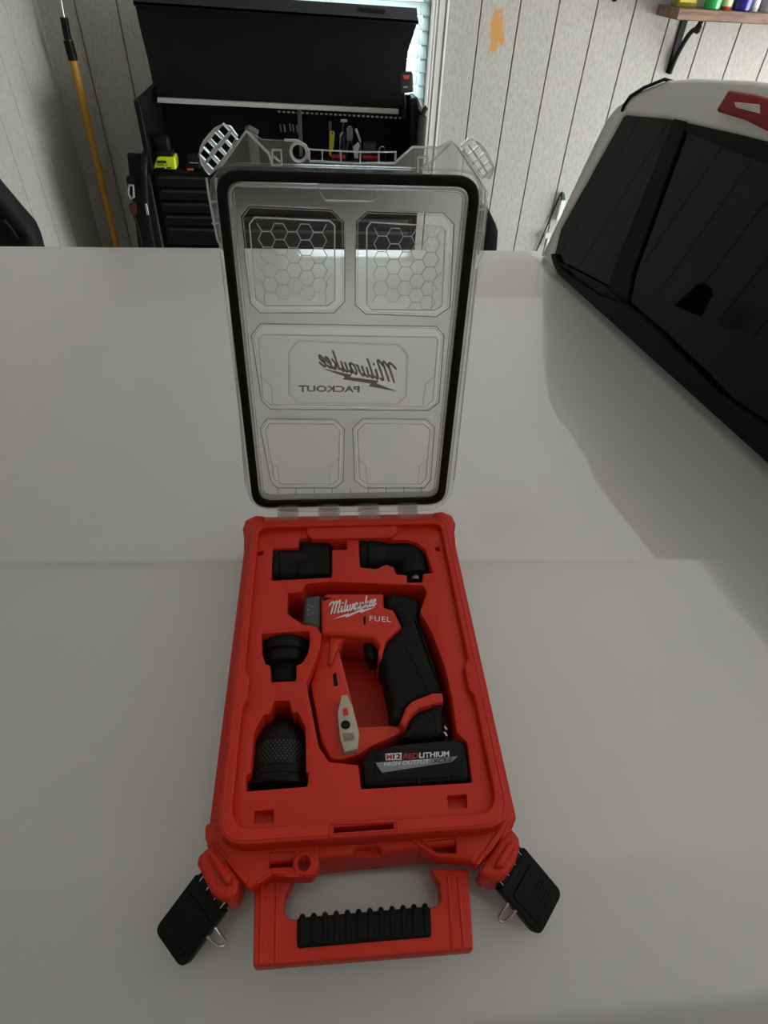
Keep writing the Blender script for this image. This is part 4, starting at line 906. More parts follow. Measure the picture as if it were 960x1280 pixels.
# keyless chuck
q = [(-0.0717, -0.2993), (-0.0712, -0.2371)]
ck = thing('keyless_chuck', 'black knurled keyless drill chuck in the lower left pocket', 'drill attachment', (*q[0], 0.0185))
M_, L_ = axisM(q[0], q[1], 0.036, 0.8); k = L_
h = MB(M_); h.lathe([(.024, 0), (.0262, .001), (.0268, .003), (.0268, k * .10), (.0255, k * .11), (.0255, k * .13), (.0266, k * .14), (.0262, k * .23), (.0232, k * .26)]); h.build('base_ring', BLK, ck)
h = MB(M_); h.lathe([(.0232, k * .24), (.0228, k * .62), (.0212, k * .74), (.0165, k * .88), (.0105, k * .95), (.0095, k)]); sle = h.build('sleeve', BLK, ck)
h = MB(M_)
for i in range(40):
    for j in range(9):
        an = 2 * math.pi * i / 40 + (0.08 if j % 2 else 0); c_, s_ = math.cos(an), math.sin(an)
        if c_ < -0.2: continue
        z_ = k * (.29 + .037 * j); r_ = 0.0230
        P_ = [Vector((r_ * c_, r_ * s_, z_)) + Vector(v) for v in ((-s_ * .0009, c_ * .0009, 0), (s_ * .0009, -c_ * .0009, 0), (0, 0, .0011), (0, 0, -.0011))] + [Vector(((r_ + .0005) * c_, (r_ + .0005) * s_, z_))]
        h.mesh(P_, [(0, 2, 4), (2, 1, 4), (1, 3, 4), (3, 0, 4)])
h.build('knurling', GREYB, ck, smooth=False, kind='stuff')
h = MB(M_); h.lathe([(.0045, k * .95), (.0045, k * 1.03), (.0035, k * 1.04)], None, 16); h.build('jaw', DSTEEL, ck)

# ================================================================ tool chest
CY0, CY1 = 2.93, 3.44; CX0, CX1 = -0.90, 0.475
zt = -0.335
chest = thing('tool_chest', 'tall black steel tool chest with its lid raised, by the window', 'tool chest', ((CX0 + CX1) / 2, (CY0 + CY1) / 2, FLOOR))
b = MB(); b.box(CX0, CX1, CY0 + 0.02, CY1, FLOOR + 0.12, zt, 0.004, 1)
b.box(CX0, CX0 + 0.025, CY0, CY1, zt - 0.01, -0.035, 0.003, 1); b.box(CX1 - 0.025, CX1, CY0, CY1, zt - 0.01, -0.045, 0.003, 1); b.box(CX0, CX1, CY1 - 0.025, CY1, zt - 0.01, -0.05, 0.003, 1)
b.build('carcass', CHEST, chest)
dz = zt - 0.012; hs_ = [0.062, 0.062, 0.062, 0.062, 0.10, 0.10, 0.13, 0.16, 0.16]
for i, hh_ in enumerate(hs_):
    d = MB(); d.box(CX0 + 0.03, CX1 - 0.03, CY0, CY0 + 0.03, dz - hh_ + 0.006, dz, 0.003, 1); dr = d.build('drawer', CHEST, chest)
    d = MB(); d.box(CX0 + 0.05, CX1 - 0.05, CY0 - 0.014, CY0 + 0.002, dz - 0.016, dz - 0.004, 0.003, 1); d.build('drawer_pull', CHESTG, dr); dz -= hh_
for x in (CX0 + 0.1, CX1 - 0.1):
    for y in (CY0 + 0.09, CY1 - 0.09):
        c = MB(Matrix.Translation((x, y, FLOOR + 0.06)) @ Matrix.Rotation(R(90), 4, 'Y')); c.lathe([(.02, -.018), (.058, -.02), (.06, -.015), (.06, .015), (.058, .02), (.02, .018)]); c.build('caster', RUB, chest)
# raised lid: leaning panel with curved side edges and a deep front lip
FYZ = lambda y: frame((0, y, 0), (1, 0, 0), (0, 0, 1), (0, -1, 0))
lo = [(-0.8558, -0.0702), (0.3790, -0.0839), (0.3998, -0.0169), (0.3979, 0.0709), (0.4036, 0.1620), (0.4232, 0.2192), (0.4421, 0.2780), (-0.8803, 0.2973), (-0.8768, 0.2016), (-0.8675, 0.0920), (-0.8639, 0.0026)]
d_ = MB(FYZ(3.22)); d_.plate([rnd(lo, 0.006)], -0.02, 0.0, 0.003, 1)
lipq = [(-0.8350, 0.3047), (0.4191, 0.2864), (0.4072, 0.3422), (-0.8260, 0.3580)]
tp = [(-0.8836, 0.2830), (0.4431, 0.2659)]
d_.M = Matrix.Identity(4)
d_.mesh([(lipq[0][0], 3.0, lipq[0][1]), (lipq[1][0], 3.0, lipq[1][1]), (tp[1][0], 3.23, tp[1][1]), (tp[0][0], 3.23, tp[0][1]), (lipq[0][0], 3.0, lipq[0][1] + .012), (lipq[1][0], 3.0, lipq[1][1] + .012), (tp[1][0], 3.24, tp[1][1] + .03), (tp[0][0], 3.24, tp[0][1] + .03)],
    [(0, 1, 2, 3), (4, 5, 6, 7), (0, 1, 5, 4), (1, 2, 6, 5), (2, 3, 7, 6), (3, 0, 4, 7)])
cl_ = d_.build('raised_lid', CHEST, chest)
d_ = MB(FYZ(3.0)); d_.plate([lipq], -0.012, 0.0, 0.003, 2); d_.build('lid_lip', CHESTG, cl_)
lp = [(0.1481, 0.3352), (0.2665, 0.3315), (0.2636, 0.3148), (0.1484, 0.3187)]
d_ = MB(FYZ(2.998)); d_.plate([rnd(lp, .003)], 0, .006, .002, 2); d_.build('lip_latch', BLK, cl_)
st = [(-0.8471, -0.0650), (0.3684, -0.0789), (0.3697, -0.1001), (-0.8516, -0.0871)]
d_ = MB(frame((0, 3.2, 0), (1, 0, 0), (0, 0, 1), (0, -1, 0))); d_.plate([st], -0.012, 0.010, 0.002, 1); d_.build('light_strip', LEDS, chest, label='pale grey lighting strip')
# slotted rail of small bright marks under the strip
tk = [(-0.2580, -0.1406), (0.3987, -0.1507)]
d_ = MB(frame((0, 3.38, 0), (1, 0, 0), (0, 0, 1), (0, -1, 0)))
for i in range(27):
    t_ = i / 26; x = tk[0][0] + (tk[1][0] - tk[0][0]) * t_; z = tk[0][1] + (tk[1][1] - tk[0][1]) * t_
    d_.plate([rect(x - 0.0075, x + 0.0075, z - 0.004, z + 0.004, .002)], 0, 0.004, 0)
d_.build('rail_slot', mat('rail_white', (0.6, 0.6, 0.58), 0.5), chest)
b = MB(); b.box(tk[0][0] - .03, tk[1][0] + .03, 3.38, 3.40, -0.145, -0.09, .002, 1); b.build('slotted_rail', CHEST, chest)
# perforated back panel
b = MB(); b.box(CX0 + .03, CX1 - .03, 3.405, 3.412, zt, -0.1); b.build('back_panel', CHEST, chest)
# side push handle and corner posts
q = [(0.3607, -0.1001), (0.4293, -0.0981), (0.4481, -0.2322), (0.3806, -0.2194)]
b = MB(); b.box(0.44, 0.482, 2.92, 2.96, -0.36, -0.055, .01, 2); b.tube([(0.462, 2.94, -.06), (0.468, 2.93, -.03), (0.478, 2.93, -.02)], 0.012, 3); b.build('lid_strut', CHESTG, chest)
p = [(-0.8912, -0.2401), (-0.9190, -0.4190), (-0.9323, -0.5728), (-0.9357, -0.7458)]
b = MB(); b.tube([(CX0 + 0.0, 2.95, -.26), (p[0][0], 2.87, -.27), (p[1][0] , 2.86, p[1][1]), (p[2][0], 2.86, p[2][1]), (p[3][0], 2.87, p[3][1]), (CX0, 2.95, p[3][1] - .02)], 0.016, 5, smooth=True)
b.build('push_handle', BLK, chest)
hl = [(-0.9165, -0.4537), (-0.9182, -0.5066)]
b = MB(); b.tube([(*[hl[0][0], 2.838, hl[0][1]],), (hl[1][0], 2.838, hl[1][1])], 0.007, 4); b.build('chrome_highlight', STEEL, chest, label='chrome highlight of the push handle, added as a tube')  # chrome highlight of the push handle, put in as a separate bright tube
# side board with hanging holster
b = MB(); p = [(-0.9806, -0.2539), (-0.8977, -0.2587), (-0.9113, -0.7472), (-1.0346, -0.7663)]
b = MB(frame((0, 2.95, 0), (1, 0, 0), (0, 0, 1), (0, -1, 0))); b.plate([rnd(p, .01)], 0, .03, .005, 2); b.build('side_panel', CHEST, chest)

# things hanging beside and standing in the chest
FY = lambda y: frame((0, y, 0), (1, 0, 0), (0, 0, 1), (0, -1, 0))
p = [(-0.9937, -0.3445), (-0.9560, -0.3294), (-0.9523, -0.3794), (-0.9719, -0.4310), (-1.0013, -0.4243)]
sc_ = thing('hanging_holder', 'black tool holder with a pale loop and maroon grip hanging left of the chest', 'holder', (p[0][0], 2.86, p[0][1]))
b = MB(FY(2.86)); b.plate([rnd(p, .008)], -.03, .0, .006, 2); b.build('body', BLK, sc_)
pp = [(-0.9813, -0.3746), (-0.9621, -0.3741), (-0.9702, -0.4252), (-0.9883, -0.4366), (-0.9938, -0.4111)]
b = MB(); b.tube([(x, 2.845, z) for x, z in pp], .006, 3, closed=True); b.build('loop', mat('pale_grey_plastic', (.25, .26, .24), .5), sc_)
pp = [(-1.0061, -0.4630), (-0.9645, -0.4510), (-0.9736, -0.5077), (-1.0039, -0.5197)]
b = MB(FY(2.85)); b.plate([rnd(pp, .01)], -.02, .01, .006, 2); b.build('grip', mat('maroon_plastic', (.045, .006, .014), .5), sc_)
pc = [(-0.9944, -0.5036), (-0.9849, -0.5652), (-0.9850, -0.6369), (-0.9934, -0.7110)]
tag(MB().tube([(x, 2.85, z) for x, z in pc], .005, 3, smooth=True).build('power_cord', BLK), 'thin black cord hanging down the left side of the chest', 'cord')

def battery_small(name, label, quad, ybase, top_m, low_m, txt, tq, depth=.10):
    """quad: four front-face points (left/right bottom, right/left top of the coloured body); a dark cap above"""
    (x0, z0), (x1, _), (x2, z1), (x3, _) = quad
    r_ = thing(name, label, 'battery', ((x0 + x1) / 2, ybase, zt))
    b = MB(); b.mesh([(x0, ybase, zt + .004), (x1, ybase, zt + .004), (x1, ybase + depth, zt + .004), (x0, ybase + depth, zt + .004), (x3, ybase + .006, z1), (x2, ybase + .006, z1), (x2, ybase + depth - .006, z1), (x3, ybase + depth - .006, z1)],
        [(0, 1, 2, 3), (4, 5, 6, 7), (0, 1, 5, 4), (1, 2, 6, 5), (2, 3, 7, 6), (3, 0, 4, 7)])
    body = b.build('case', low_m, r_, smooth=False)
    bv = body.modifiers.new('b', 'BEVEL'); bv.width = .008; bv.segments = 3
    return r_, z1, (x0 + x1) / 2, (x1 - x0)
q = [(-0.8817, -0.3461), (-0.7652, -0.3433), (-0.7642, -0.2751), (-0.8498, -0.2773)]
bt, z1, cx, wd = battery_small('lime_battery', 'lime green and black power tool battery on the left end of the chest', q, 2.96, BLK, LIME, None, None)
b = MB(); b.box(cx - wd * .46, cx + wd * .46, 2.962, 3.065, zt, zt + .014, .004, 2); b.build('foot', BLK, bt)
b = MB(); b.box(cx - wd * .40, cx + wd * .40, 2.975, 3.05, z1 - .004, z1 + .022, .006, 2); b.box(cx - wd * .33, cx + wd * .33, 2.985, 3.045, z1 + .015, z1 + .085, .014, 3); b.build('terminal_cap', BLK, bt)
lq = [(-0.8482, -0.3116), (-0.8051, -0.3105), (-0.8441, -0.2919), (-0.8665, -0.3246), (-0.7876, -0.3208)]
b = MB(FY(2.9605)); b.plate([rect(cx - .028, cx + .016, lq[0][1] - .002, lq[2][1] + .002, .003)], .0, .0015, .0004, 1); b.plate([[(lq[3][0], lq[3][1] + .002), (lq[4][0], lq[4][1] + .002), (lq[4][0], lq[4][1] - .003), (lq[3][0], lq[3][1] - .004)]], 0, .0012); b.build('badge', BLK, bt)
b = MB(FY(2.9585)); b.text('RYOBI', Matrix.Translation((cx - .025, lq[0][1], 0)), width=.038, height=.011, bold=.03); b.build('lettering', LIME, bt, smooth=False)
b = MB(FY(2.9585)); b.box(cx + .004, cx + .010, lq[3][1] - .001, lq[3][1] + .005, 0, .001); b.build('indicator', WHITE, bt)
q = [(-0.7236, -0.3499), (-0.6474, -0.3481), (-0.6460, -0.2898), (-0.7054, -0.2914)]
bt2, z1, cx, wd = battery_small('dark_battery', 'small black power tool battery with white lettering right of the lime battery', q, 2.98, BLK, BLK, None, None)
b = MB(FY(2.984)); b.text('RIDGID', Matrix.Translation((cx - .012, z1 - .022, 0)), width=.042, height=.011, bold=.03); b.build('lettering', WHITE, bt2, smooth=False)
b = MB(FY(2.984)); b.plate([rect(cx - .03, cx + .002, z1 - .055, z1 - .038, .003)], 0, .002); b.build('orange_badge', ORA, bt2)
b = MB(); b.box(cx - wd * .35, cx + wd * .35, 2.995, 3.06, z1 - .004, z1 + .02, .006, 2); b.build('terminal_cap', BLK, bt2)

# charger clipped to the right edge of the raised lid
q = [(0.3424, 0.1019), (0.4072, 0.1072), (0.4171, 0.0283), (0.3513, 0.0197)]
ch = thing('battery_charger', 'small black charger with red mark clipped to the raised chest lid', 'charger', (q[3][0], 3.0, q[3][1]))
b = MB(FY(3.04)); b.plate([rnd(q, .01)], .0, .05, .008, 3); b.build('body', CHESTG, ch)
q = [(0.3604, 0.0952), (0.3910, 0.0963), (0.3883, 0.0805), (0.3653, 0.0798)]
b = MB(FY(2.99)); b.plate([rnd(q, .002)], 0, .003); b.build('red_mark', REDP, ch)
q = [(0.3633, 0.0513), (0.3865, 0.0520), (0.3870, 0.0457), (0.3638, 0.0449)]
b = MB(FY(2.99)); b.plate([q], 0, .002); b.build('print', GREYP, ch)
q = [(0.3683, 0.0157), (0.3779, -0.0104), (0.3838, -0.0982)]
b = MB(); b.tube([(x, 3.05, z) for x, z in q], .010, 3); b.build('bracket', BLK, ch)
q = [(0.4000, -0.0048), (0.4343, 0.0094), (0.4534, -0.0295), (0.4617, -0.0797), (0.4693, -0.1206), (0.4607, -0.1629), (0.4321, -0.1636), (0.4220, -0.0338)]
kt = thing('clip_on_tool', 'knobbly black gripping tool clipped at the right end of the chest', 'tool', (q[0][0], 3.0, q[6][1]))
b = MB(FY(3.0)); b.plate([rnd(q, .004)], -.03, .0, .008, 3); b.build('body', BLK, kt)
q = [(0.4086, -0.0144), (0.4312, -0.0005), (0.4410, -0.0233)]
b = MB(); b.tube([(x, 2.985, z) for x, z in q], .012, 3); b.build('knob', BLK, kt)

# hand tools standing in front of the back panel
def hanging(name, label, cat, loc): return thing(name, label, cat, loc)
q = [(0.0111, -0.2143), (0.0350, -0.2137), (0.0392, -0.2249), (0.0318, -0.2905), (0.0135, -0.3283), (0.0047, -0.3226)]
k_ = thing('utility_knife', 'yellow utility knife standing upright in the chest, seen above the lid', 'knife', (q[0][0], 3.33, zt))
b = MB(FY(3.33)); b.plate([rnd(q, .003)], -.01, .01, .003, 2)
b.tube([(q[4][0], zt, 0), (q[4][0], q[4][1] + .01, 0)], .006, 3); b.build('handle', YEL, k_)
qc = [(0.0260, -0.2217)][0]
b = MB(FY(3.319)); b.lathe([(.0001, 0), (.004, 0), (.004, .0015), (.0001, .0015)], Matrix.Translation((*qc, 0)), 12); b.build('pivot_hole', BLK, k_)
q = [(0.0143, -0.1713), (0.0135, -0.2203)]
b = MB(); b.box(q[0][0] - .008, q[0][0] + .008, 3.335, 3.345, q[1][1] - .02, q[0][1], .001, 1); b.build('blade', DSTEEL, k_)
q = [(0.0715, -0.1551), (0.1069, -0.1555), (0.1069, -0.1674), (0.0714, -0.1669)]
k_ = thing('long_screwdriver', 'dark screwdriver with a small white tag at its tip, beside the yellow knife', 'screwdriver', (q[0][0] + .02, 3.33, zt))
cx = (q[0][0] + q[1][0]) / 2
b = MB(); b.tube([(cx, 3.33, zt), (cx - .01, 3.33, zt + .12)], .016, 4); b.build('handle', mat('dark_purple_plastic', (.02, .015, .05), .4), k_)
b = MB(); b.tube([(cx - .01, 3.33, zt + .11), (cx, 3.33, q[0][1])], .005, 3); b.build('shaft', DSTEEL, k_)
b = MB(FY(3.322)); b.plate([q], 0, .004); b.build('tag', mat('pale_blue_tag', (.62, .72, .74), .5), k_)
q = [(0.0625, -0.2332), (0.0757, -0.2102), (0.0843, -0.2137), (0.0690, -0.2406)]
tag(MB(FY(3.31)).plate([q, ], -.004, .004, .001, 1).tube([(q[3][0], q[3][1], 0), (q[3][0] - .006, zt, 0)], .004, 3).build('hex_key', STEEL), 'small bright hex key standing left of the tagged screwdriver', 'hex key')
q = [(0.1458, -0.1972), (0.1610, -0.1930), (0.1862, -0.2570), (0.1752, -0.2611)]
tag(MB(FY(3.32)).plate([q], -.004, .004, .001, 1).tube([((q[2][0] + q[3][0]) / 2, q[3][1], 0), ((q[2][0] + q[3][0]) / 2 + .004, zt, 0)], .004, 3).build('steel_rod', STEEL), 'thin bright steel rod leaning right of the pliers in the chest', 'rod')
q = [(0.1029, -0.1986), (0.1379, -0.1976), (0.1384, -0.2548), (0.1030, -0.2558), (0.1204, -0.2019), (0.1653, -0.2774), (0.1530, -0.3731)]
k_ = thing('pliers', 'dull steel pliers with worn grey jaws standing in the middle of the chest', 'pliers', (q[4][0], 3.34, zt))
b = MB(FY(3.34)); b.plate([rnd(q[:4], .003)], -.012, .012, .003, 2); b.plate([rnd([(q[4][0] - .010, q[4][1] + .012), (q[4][0] + .010, q[4][1] + .012), (q[4][0] + .007, q[4][1] - .02), (q[4][0] - .007, q[4][1] - .02)], .002)], -.01, .01, .002, 1); b.build('jaw', GREYP, k_)
b = MB()
for dx in (-.012, .018): b.tube([(q[4][0], 3.34, q[3][1] + .01), (q[4][0] + dx * 1.6, 3.34, q[3][1] - .04), (q[4][0] + dx * 1.5, 3.34, zt)], .007, 3, smooth=True)
b.build('handle', DSTEEL, k_)
q = [(0.1368, -0.2502), (0.1766, -0.2722), (0.1689, -0.3430), (0.1465, -0.3436)]
k_ = thing('adjustable_wrench', 'scuffed pale metal wrench head just right of the pliers', 'wrench', (q[2][0], 3.3, zt))
b = MB(FY(3.30)); b.plate([rnd([(q[0][0], q[0][1] - .03), (q[0][0] + .012, q[0][1] - .02), (q[1][0] - .01, q[1][1] + .018), (q[1][0], q[1][1]), (q[1][0] - .01, q[1][1] - .03), (q[2][0], zt), (q[3][0], zt), (q[3][0] - .004, q[0][1] - .06)], .003)], -.006, .006, .002, 1); b.build('head', LGREYP, k_)
# red organiser blocks and a grey box
for nm, lb, px in (('red_tool_rack', 'low red tool rack under the yellow knife in the chest', [(0.0175, -0.3310), (0.0974, -0.3329)]), ('red_socket_tray', 'low red tray under the grey box at the right of the chest', [(0.1910, -0.3305), (0.2763, -0.3363)])):
    b = MB(); b.box(px[0][0], px[1][0], 3.27, 3.31, zt, px[0][1] + .012, .004, 2); tag(b.build(nm, mat(nm, (.30, .012, .012), .4)), lb, 'tray' if 'tray' in nm else 'rack')
q = [(0.1968, -0.2670), (0.2685, -0.2729), (0.2699, -0.3123), (0.1977, -0.3102)]
b = MB(); b.box(q[0][0], q[1][0], 3.33, 3.39, zt, q[0][1], .006, 2)
gb_ = tag(b.build('grey_tool_box', mat('dark_grey_plastic', (.035, .036, .038), .5)), 'small dark grey box behind the red tray at the right of the chest', 'box')
q = [(0.2860, -0.2994), (0.2899, -0.2836), (0.3031, -0.2793), (0.3168, -0.2848), (0.3219, -0.2984)]
tag(MB().tube([(x, 3.33, z) for x, z in q] + [(q[4][0], 3.33, zt)], .004, 3, smooth=True).tube([(q[0][0], 3.33, q[0][1]), (q[0][0], 3.33, zt)], .004, 3).build('hook_tool', STEEL), 'small bright hooked tool at the far right of the chest', 'hook')
q = [(-0.1471, -0.1033), (-0.1453, -0.2352), (-0.1423, -0.3510)]
tag(MB().box(q[0][0] - .012, q[0][0] + .010, 3.30, 3.312, zt, q[0][1] + .01, .003, 1).build('steel_square', mat('dull_metal', (.10, .10, .09), .5)), 'tall dull steel rule standing upright left of the yellow knife', 'rule')
# cluster of small bits on the panel
for (px, ord_) in zip([(-0.2600, -0.2190), (-0.2381, -0.2183), (-0.2073, -0.2137), (-0.1901, -0.2170), (-0.1684, -0.2201)], ('leftmost', 'second from the left', 'middle one', 'fourth from the left', 'rightmost')):
    i = 0 if ord_ == 'leftmost' else 1
    tag(MB().tube([(px[0], 3.398, px[1] + .015), (px[0] + .004, 3.395, px[1] - .02)], .005, 3).build('hanging_bit', GREYP if i else DSTEEL), 'grey bit on the chest panel above the lid ring, %s of five' % ord_, 'bit', 'grey bits hanging on the chest panel')
q = [(-0.4192, -0.1660), (-0.3984, -0.1584), (-0.3527, -0.1817), (-0.3585, -0.1995), (-0.3982, -0.1935), (-0.4216, -0.1871)]
b = MB(FY(3.1)); b.plate([rnd(q, .004)], -.05, .0, .012, 3); b.box(q[0][0] + .01, q[2][0] - .01, zt, q[3][1] + .01, -.045, -.005, .004, 1)
tag(b.build('work_glove', mat('dusty_brown_cloth', (.10, .085, .07), .9)), 'dusty grey brown glove lying up in the chest behind the lid peak', 'glove')

# ================================================================ pole in the corner
pl_ = [(-1.2712, 0.2821), (-1.2581, 0.2175), (-1.2655, 0.1314), (-1.2644, 0.0584), (-1.2619, -0.2234), (-1.2831, -0.9062)]
pole = thing('extension_pole', 'yellow extension pole with black grip leaning in the left corner', 'pole', (pl_[5][0] + .06, 3.36, FLOOR))
V3 = [Vector((x, 3.36, z)) for x, z in pl_]
dirn = (V3[5] - V3[3]).normalized(); bot = V3[5] + dirn * ((V3[5].z - FLOOR) / -dirn.z)
b = MB(); b.tube([tuple(V3[3]), tuple(bot)], .0195, 5); b.build('shaft', POLEY, pole)
b = MB(); b.tube([tuple(V3[3] + (V3[2] - V3[3]) * -.1), tuple(V3[2])], .023, 5); b.tube([tuple(V3[2]), tuple(V3[1])], .018, 5); b.build('grip', BLK, pole)
b = MB(); d = (V3[1] - V3[2]).normalized(); b.tube([tuple(V3[1] - d * .01), tuple(V3[1] + d * .55)], .006, 4); b.tube([tuple(V3[2] - Vector((.02, .01, 0))), tuple(V3[2] + Vector((.02, -.01, 0)))], .004, 3); b.build('inner_rod', STEEL, pole)
pt = [(-1.2647, -0.0012), (-1.2688, -0.0958), (-1.2708, -0.1588), (-1.2709, -0.2307)]
b = MB()
for (x, z), (x2, z2) in zip(pt, pt[1:]):
    for k in range(3):
        t0 = k / 3; b.box(x + (x2 - x) * t0 - .006, x + (x2 - x) * t0 + .008, 3.3425, 3.3445, z + (z2 - z) * t0 - .02, z + (z2 - z) * t0 + .006)
b.build('worn_label', mat('worn_pale_label', (.36, .31, .2), .7), pole)

# ================================================================ shelf with bottles, bracket
q = [(1.6895, 0.3375), (1.8254, 0.3303), (2.2207, 0.3169)]
SX0, SX1 = 1.735, 3.4; SZ = 0.332
shf = thing('wall_shelf', 'brown wooden plank shelf on black iron brackets high on the right wall boards', 'shelf', (SX0, BACKY, SZ))
b = MB(); b.box(SX0, SX1, 3.23, BACKY - .012, SZ, SZ + .045, .003, 1); b.build('shelf_board', WOOD, shf)
for x in (1.90, 3.1):
    b = MB(); b.box(x - .018, x + .018, BACKY - .022, BACKY - .010, SZ - .245, SZ, .003, 1)
    b.tube([(x, BACKY - .025, SZ - .245), (x, BACKY - .03, SZ - .22), (x, BACKY - .05, SZ - .15), (x, BACKY - .12, SZ - .05), (x, BACKY - .19, SZ - .035), (x, BACKY - .20, SZ - .005)], .012, 4, smooth=True)
    b.lathe([(.001, -.012), (.018, -.010), (.022, 0), (.018, .010), (.001, .012)], Matrix.Translation((x, BACKY - .19, SZ - .035)) @ Matrix.Rotation(R(90), 4, 'Y'), 16)
    b.build('bracket', BLK, shf)
def bottle(name, label, cat, x, r, h_, mats, square=False, y=3.30):
    o = thing(name, label, cat, (x, y, SZ + .045)); M_ = Matrix.Translation((x, y, SZ + .0455))
    b = MB(M_)
    if square: b.box(-r, r, -.04, .04, 0, h_ * .8, .006, 2); b.lathe([(r * .5, h_ * .75), (r * .45, h_ * .9), (r * .42, h_)], None, 20)
    else: b.lathe([(r * .92, 0), (r, .004), (r, h_ * .7), (r * .85, h_ * .78), (r * .45, h_ * .86), (r * .42, h_)], None, 24)
    b.build('body', mats[0], o)
    b = MB(M_)
    if square: b.box(-r * .8, r * .8, -.0412, -.04, .02, h_ * .6)
    else: b.lathe([(r + .0006, .014), (r + .0006, h_ * .6)], None, 24, closed=False)
    b.build('label_band', mats[1], o)
    b = MB(M_); b.lathe([(r * .5, h_ * .97), (r * .52, h_ * 1.12), (r * .4, h_ * 1.14)], None, 20); b.build('cap', mats[2], o)
    return o
GRN = mat('green_liquid_plastic', (.03, .33, .07), .2); BLU = mat('deep_blue_plastic', (.012, .015, .20), .25); OLV = mat('olive_yellow_plastic', (.16, .15, .012), .4)
PWL = mat('pale_label', (.55, .55, .50), .6); SIL = mat('silver_can', (.30, .29, .32), .4); CRM = mat('cream_label', (.62, .58, .33), .5); PURP = mat('purple_grey_can', (.20, .18, .22), .5)
for a in (('squeeze_bottle', 'olive yellow bottle at the left end of the wall shelf', 'bottle', 1.80, .052, .22, (OLV, YEL, BLK), True, 3.34),
          ('liquid_bottle', 'bright green bottle second from the left on the wall shelf', 'bottle', 1.925, .040, .22, (GRN, GRN, BLK)),
          ('cream_bottle', 'narrow cream and red labelled bottle between the green and the blue ones', 'bottle', 2.000, .024, .22, (REDP, CRM, REDP)),
          ('blue_bottle', 'deep blue bottle in the middle of the wall shelf', 'bottle', 2.082, .043, .22, (BLU, BLU, WHITE)),
          ('white_bottle', 'slim white bottle right of the deep blue one', 'bottle', 2.150, .018, .22, (PWL, WHITE, BLK))):
    bottle(*a[:7], square=(len(a) > 7 and a[7]), y=(a[8] if len(a) > 8 else 3.29))
for x, lb in ((2.215, 'silver spray can first right of the slim white bottle'), (2.300, 'silver spray can second right of the slim white bottle'), (2.385, 'silver spray can at the right edge of the photo on the shelf')):
    bottle('spray_can', lb, 'spray can', x, .034, .20, (SIL, PURP, BLK))['group'] = 'silver spray cans on the wall shelf'
# knob on the boards above the cab
kq = [(1.4830, 0.3847)][0]
tag(MB(Matrix.Translation((kq[0], BACKY - .01, kq[1] + .012)) @ Matrix.Rotation(R(90), 4, 'X')).lathe([(.006, 0), (.006, .018), (.018, .022), (.020, .030), (.016, .040), (.004, .044)]).build('coat_peg', BLK), 'small black knob on the pale boards at the top of the photo', 'peg')
# things on the boards beside the cab corner
a = [(1.4388, -0.5700), (1.4694, -0.5693), (1.4550, -0.5330), (1.4338, -0.5198), (1.4344, -0.6878), (1.4602, -0.6969)]
sp = thing('caulk_tube', 'slim white tube with dark green tip on the wall beside the cab corner', 'tube', (a[4][0], 3.46, a[4][1]))
b = MB(FY(3.46)); b.plate([rnd([a[0], a[1], a[5], a[4]], .004)], -.02, .01, .006, 3); b.build('tube_body', mat('off_white_plastic', (.62, .62, .58), .5), sp)
b = MB(FY(3.46)); b.plate([rnd([a[0], a[1], a[2], a[3]], .004)], -.015, .006, .005, 3); b.build('tip', mat('dark_green_plastic', (.02, .06, .03), .5), sp)
pg = thing('plug_lead', 'thin black lead with a pale clear plug running down the boards beside the cab corner', 'lead', (1.45, 3.47, -0.8))
a = [(1.4373, -0.5316), (1.4152, -0.6294), (1.3876, -0.7553), (1.3730, -0.8304), (1.3526, -0.9075), (1.3391, -0.9707)]
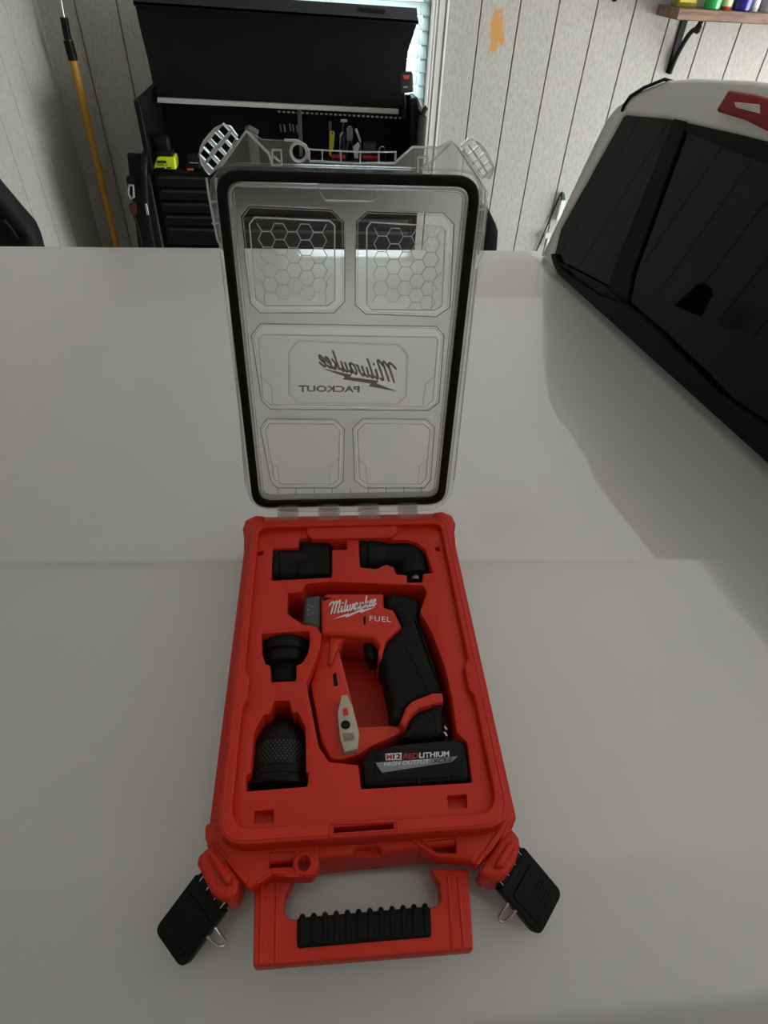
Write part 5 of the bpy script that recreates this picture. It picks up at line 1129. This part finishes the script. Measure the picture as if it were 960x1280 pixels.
MB().tube([(x, 3.478, z) for x, z in a], .0045, 3).build('flex', BLK, pg)
a = [(1.3787, -0.7634), (1.4143, -0.7579), (1.4226, -0.7924), (1.3814, -0.7981), (1.4026, -0.7977), (1.4303, -0.8022), (1.4275, -0.8578), (1.4037, -0.8480)]
b = MB(FY(3.45)); b.plate([rnd(a[:4], .004)], -.02, .01, .005, 2); b.build('socket', mat('pale_plug_plastic', (.5, .51, .5), .2), pg)
b = MB(FY(3.45)); b.plate([rnd(a[4:], .003)], -.01, .01, .004, 2); b.build('white_end', WHITE, pg)

# ================================================================ dark things beyond the cover
a = [(-1.0500, 0.0436), (-0.9988, -0.0561), (-0.9742, -0.1033), (-0.9494, -0.1476), (-0.9458, -0.1863), (-0.9496, -0.2416), (-0.9827, -0.2810), (-1.1079, -0.2826), (-1.1534, -0.1825)]
sb_ = thing('padded_bag', 'black padded bag at the left edge behind the truck bed cover', 'bag', (a[4][0] - .08, 1.55, FLOOR))
b = MB(FY(1.55)); b.plate([rnd(a, .02)], -.10, .0, .03, 4); body = b.build('body', RUB, sb_)
b = MB(); c0 = [(-1.0094, -0.1194), (-0.9960, -0.1474), (-0.9872, -0.1761), (-0.9678, -0.1758), (-0.9523, -0.1586)]
b.tube([(x, 1.545, z) for x, z in c0], .006, 3, smooth=True); b.build('strap', BLK, sb_)
b = MB(); b.box(a[6][0] - .16, a[6][0] - .02, 1.58, 1.62, FLOOR, a[6][1] + .02, .01, 2); b.build('stand', BLK, sb_)
a = [(0.5718, -0.1767), (0.5946, -0.1648), (0.6313, -0.2160), (0.6459, -0.2452), (0.6579, -0.3685), (0.5925, -0.3694)]
b = MB(FY(1.9)); b.plate([rnd(a, .008)], -.09, 0, .006, 2); p_ = thing('black_panel', 'dark upright padded board behind the right edge of the clear lid', 'board', (a[5][0] + .03, 1.94, FLOOR))
b.build('face', BLK, p_); b = MB(); b.box(a[5][0] + .01, a[4][0] - .01, 1.92, 1.97, FLOOR, a[4][1] + .01, .005, 1); b.build('post', BLK, p_)
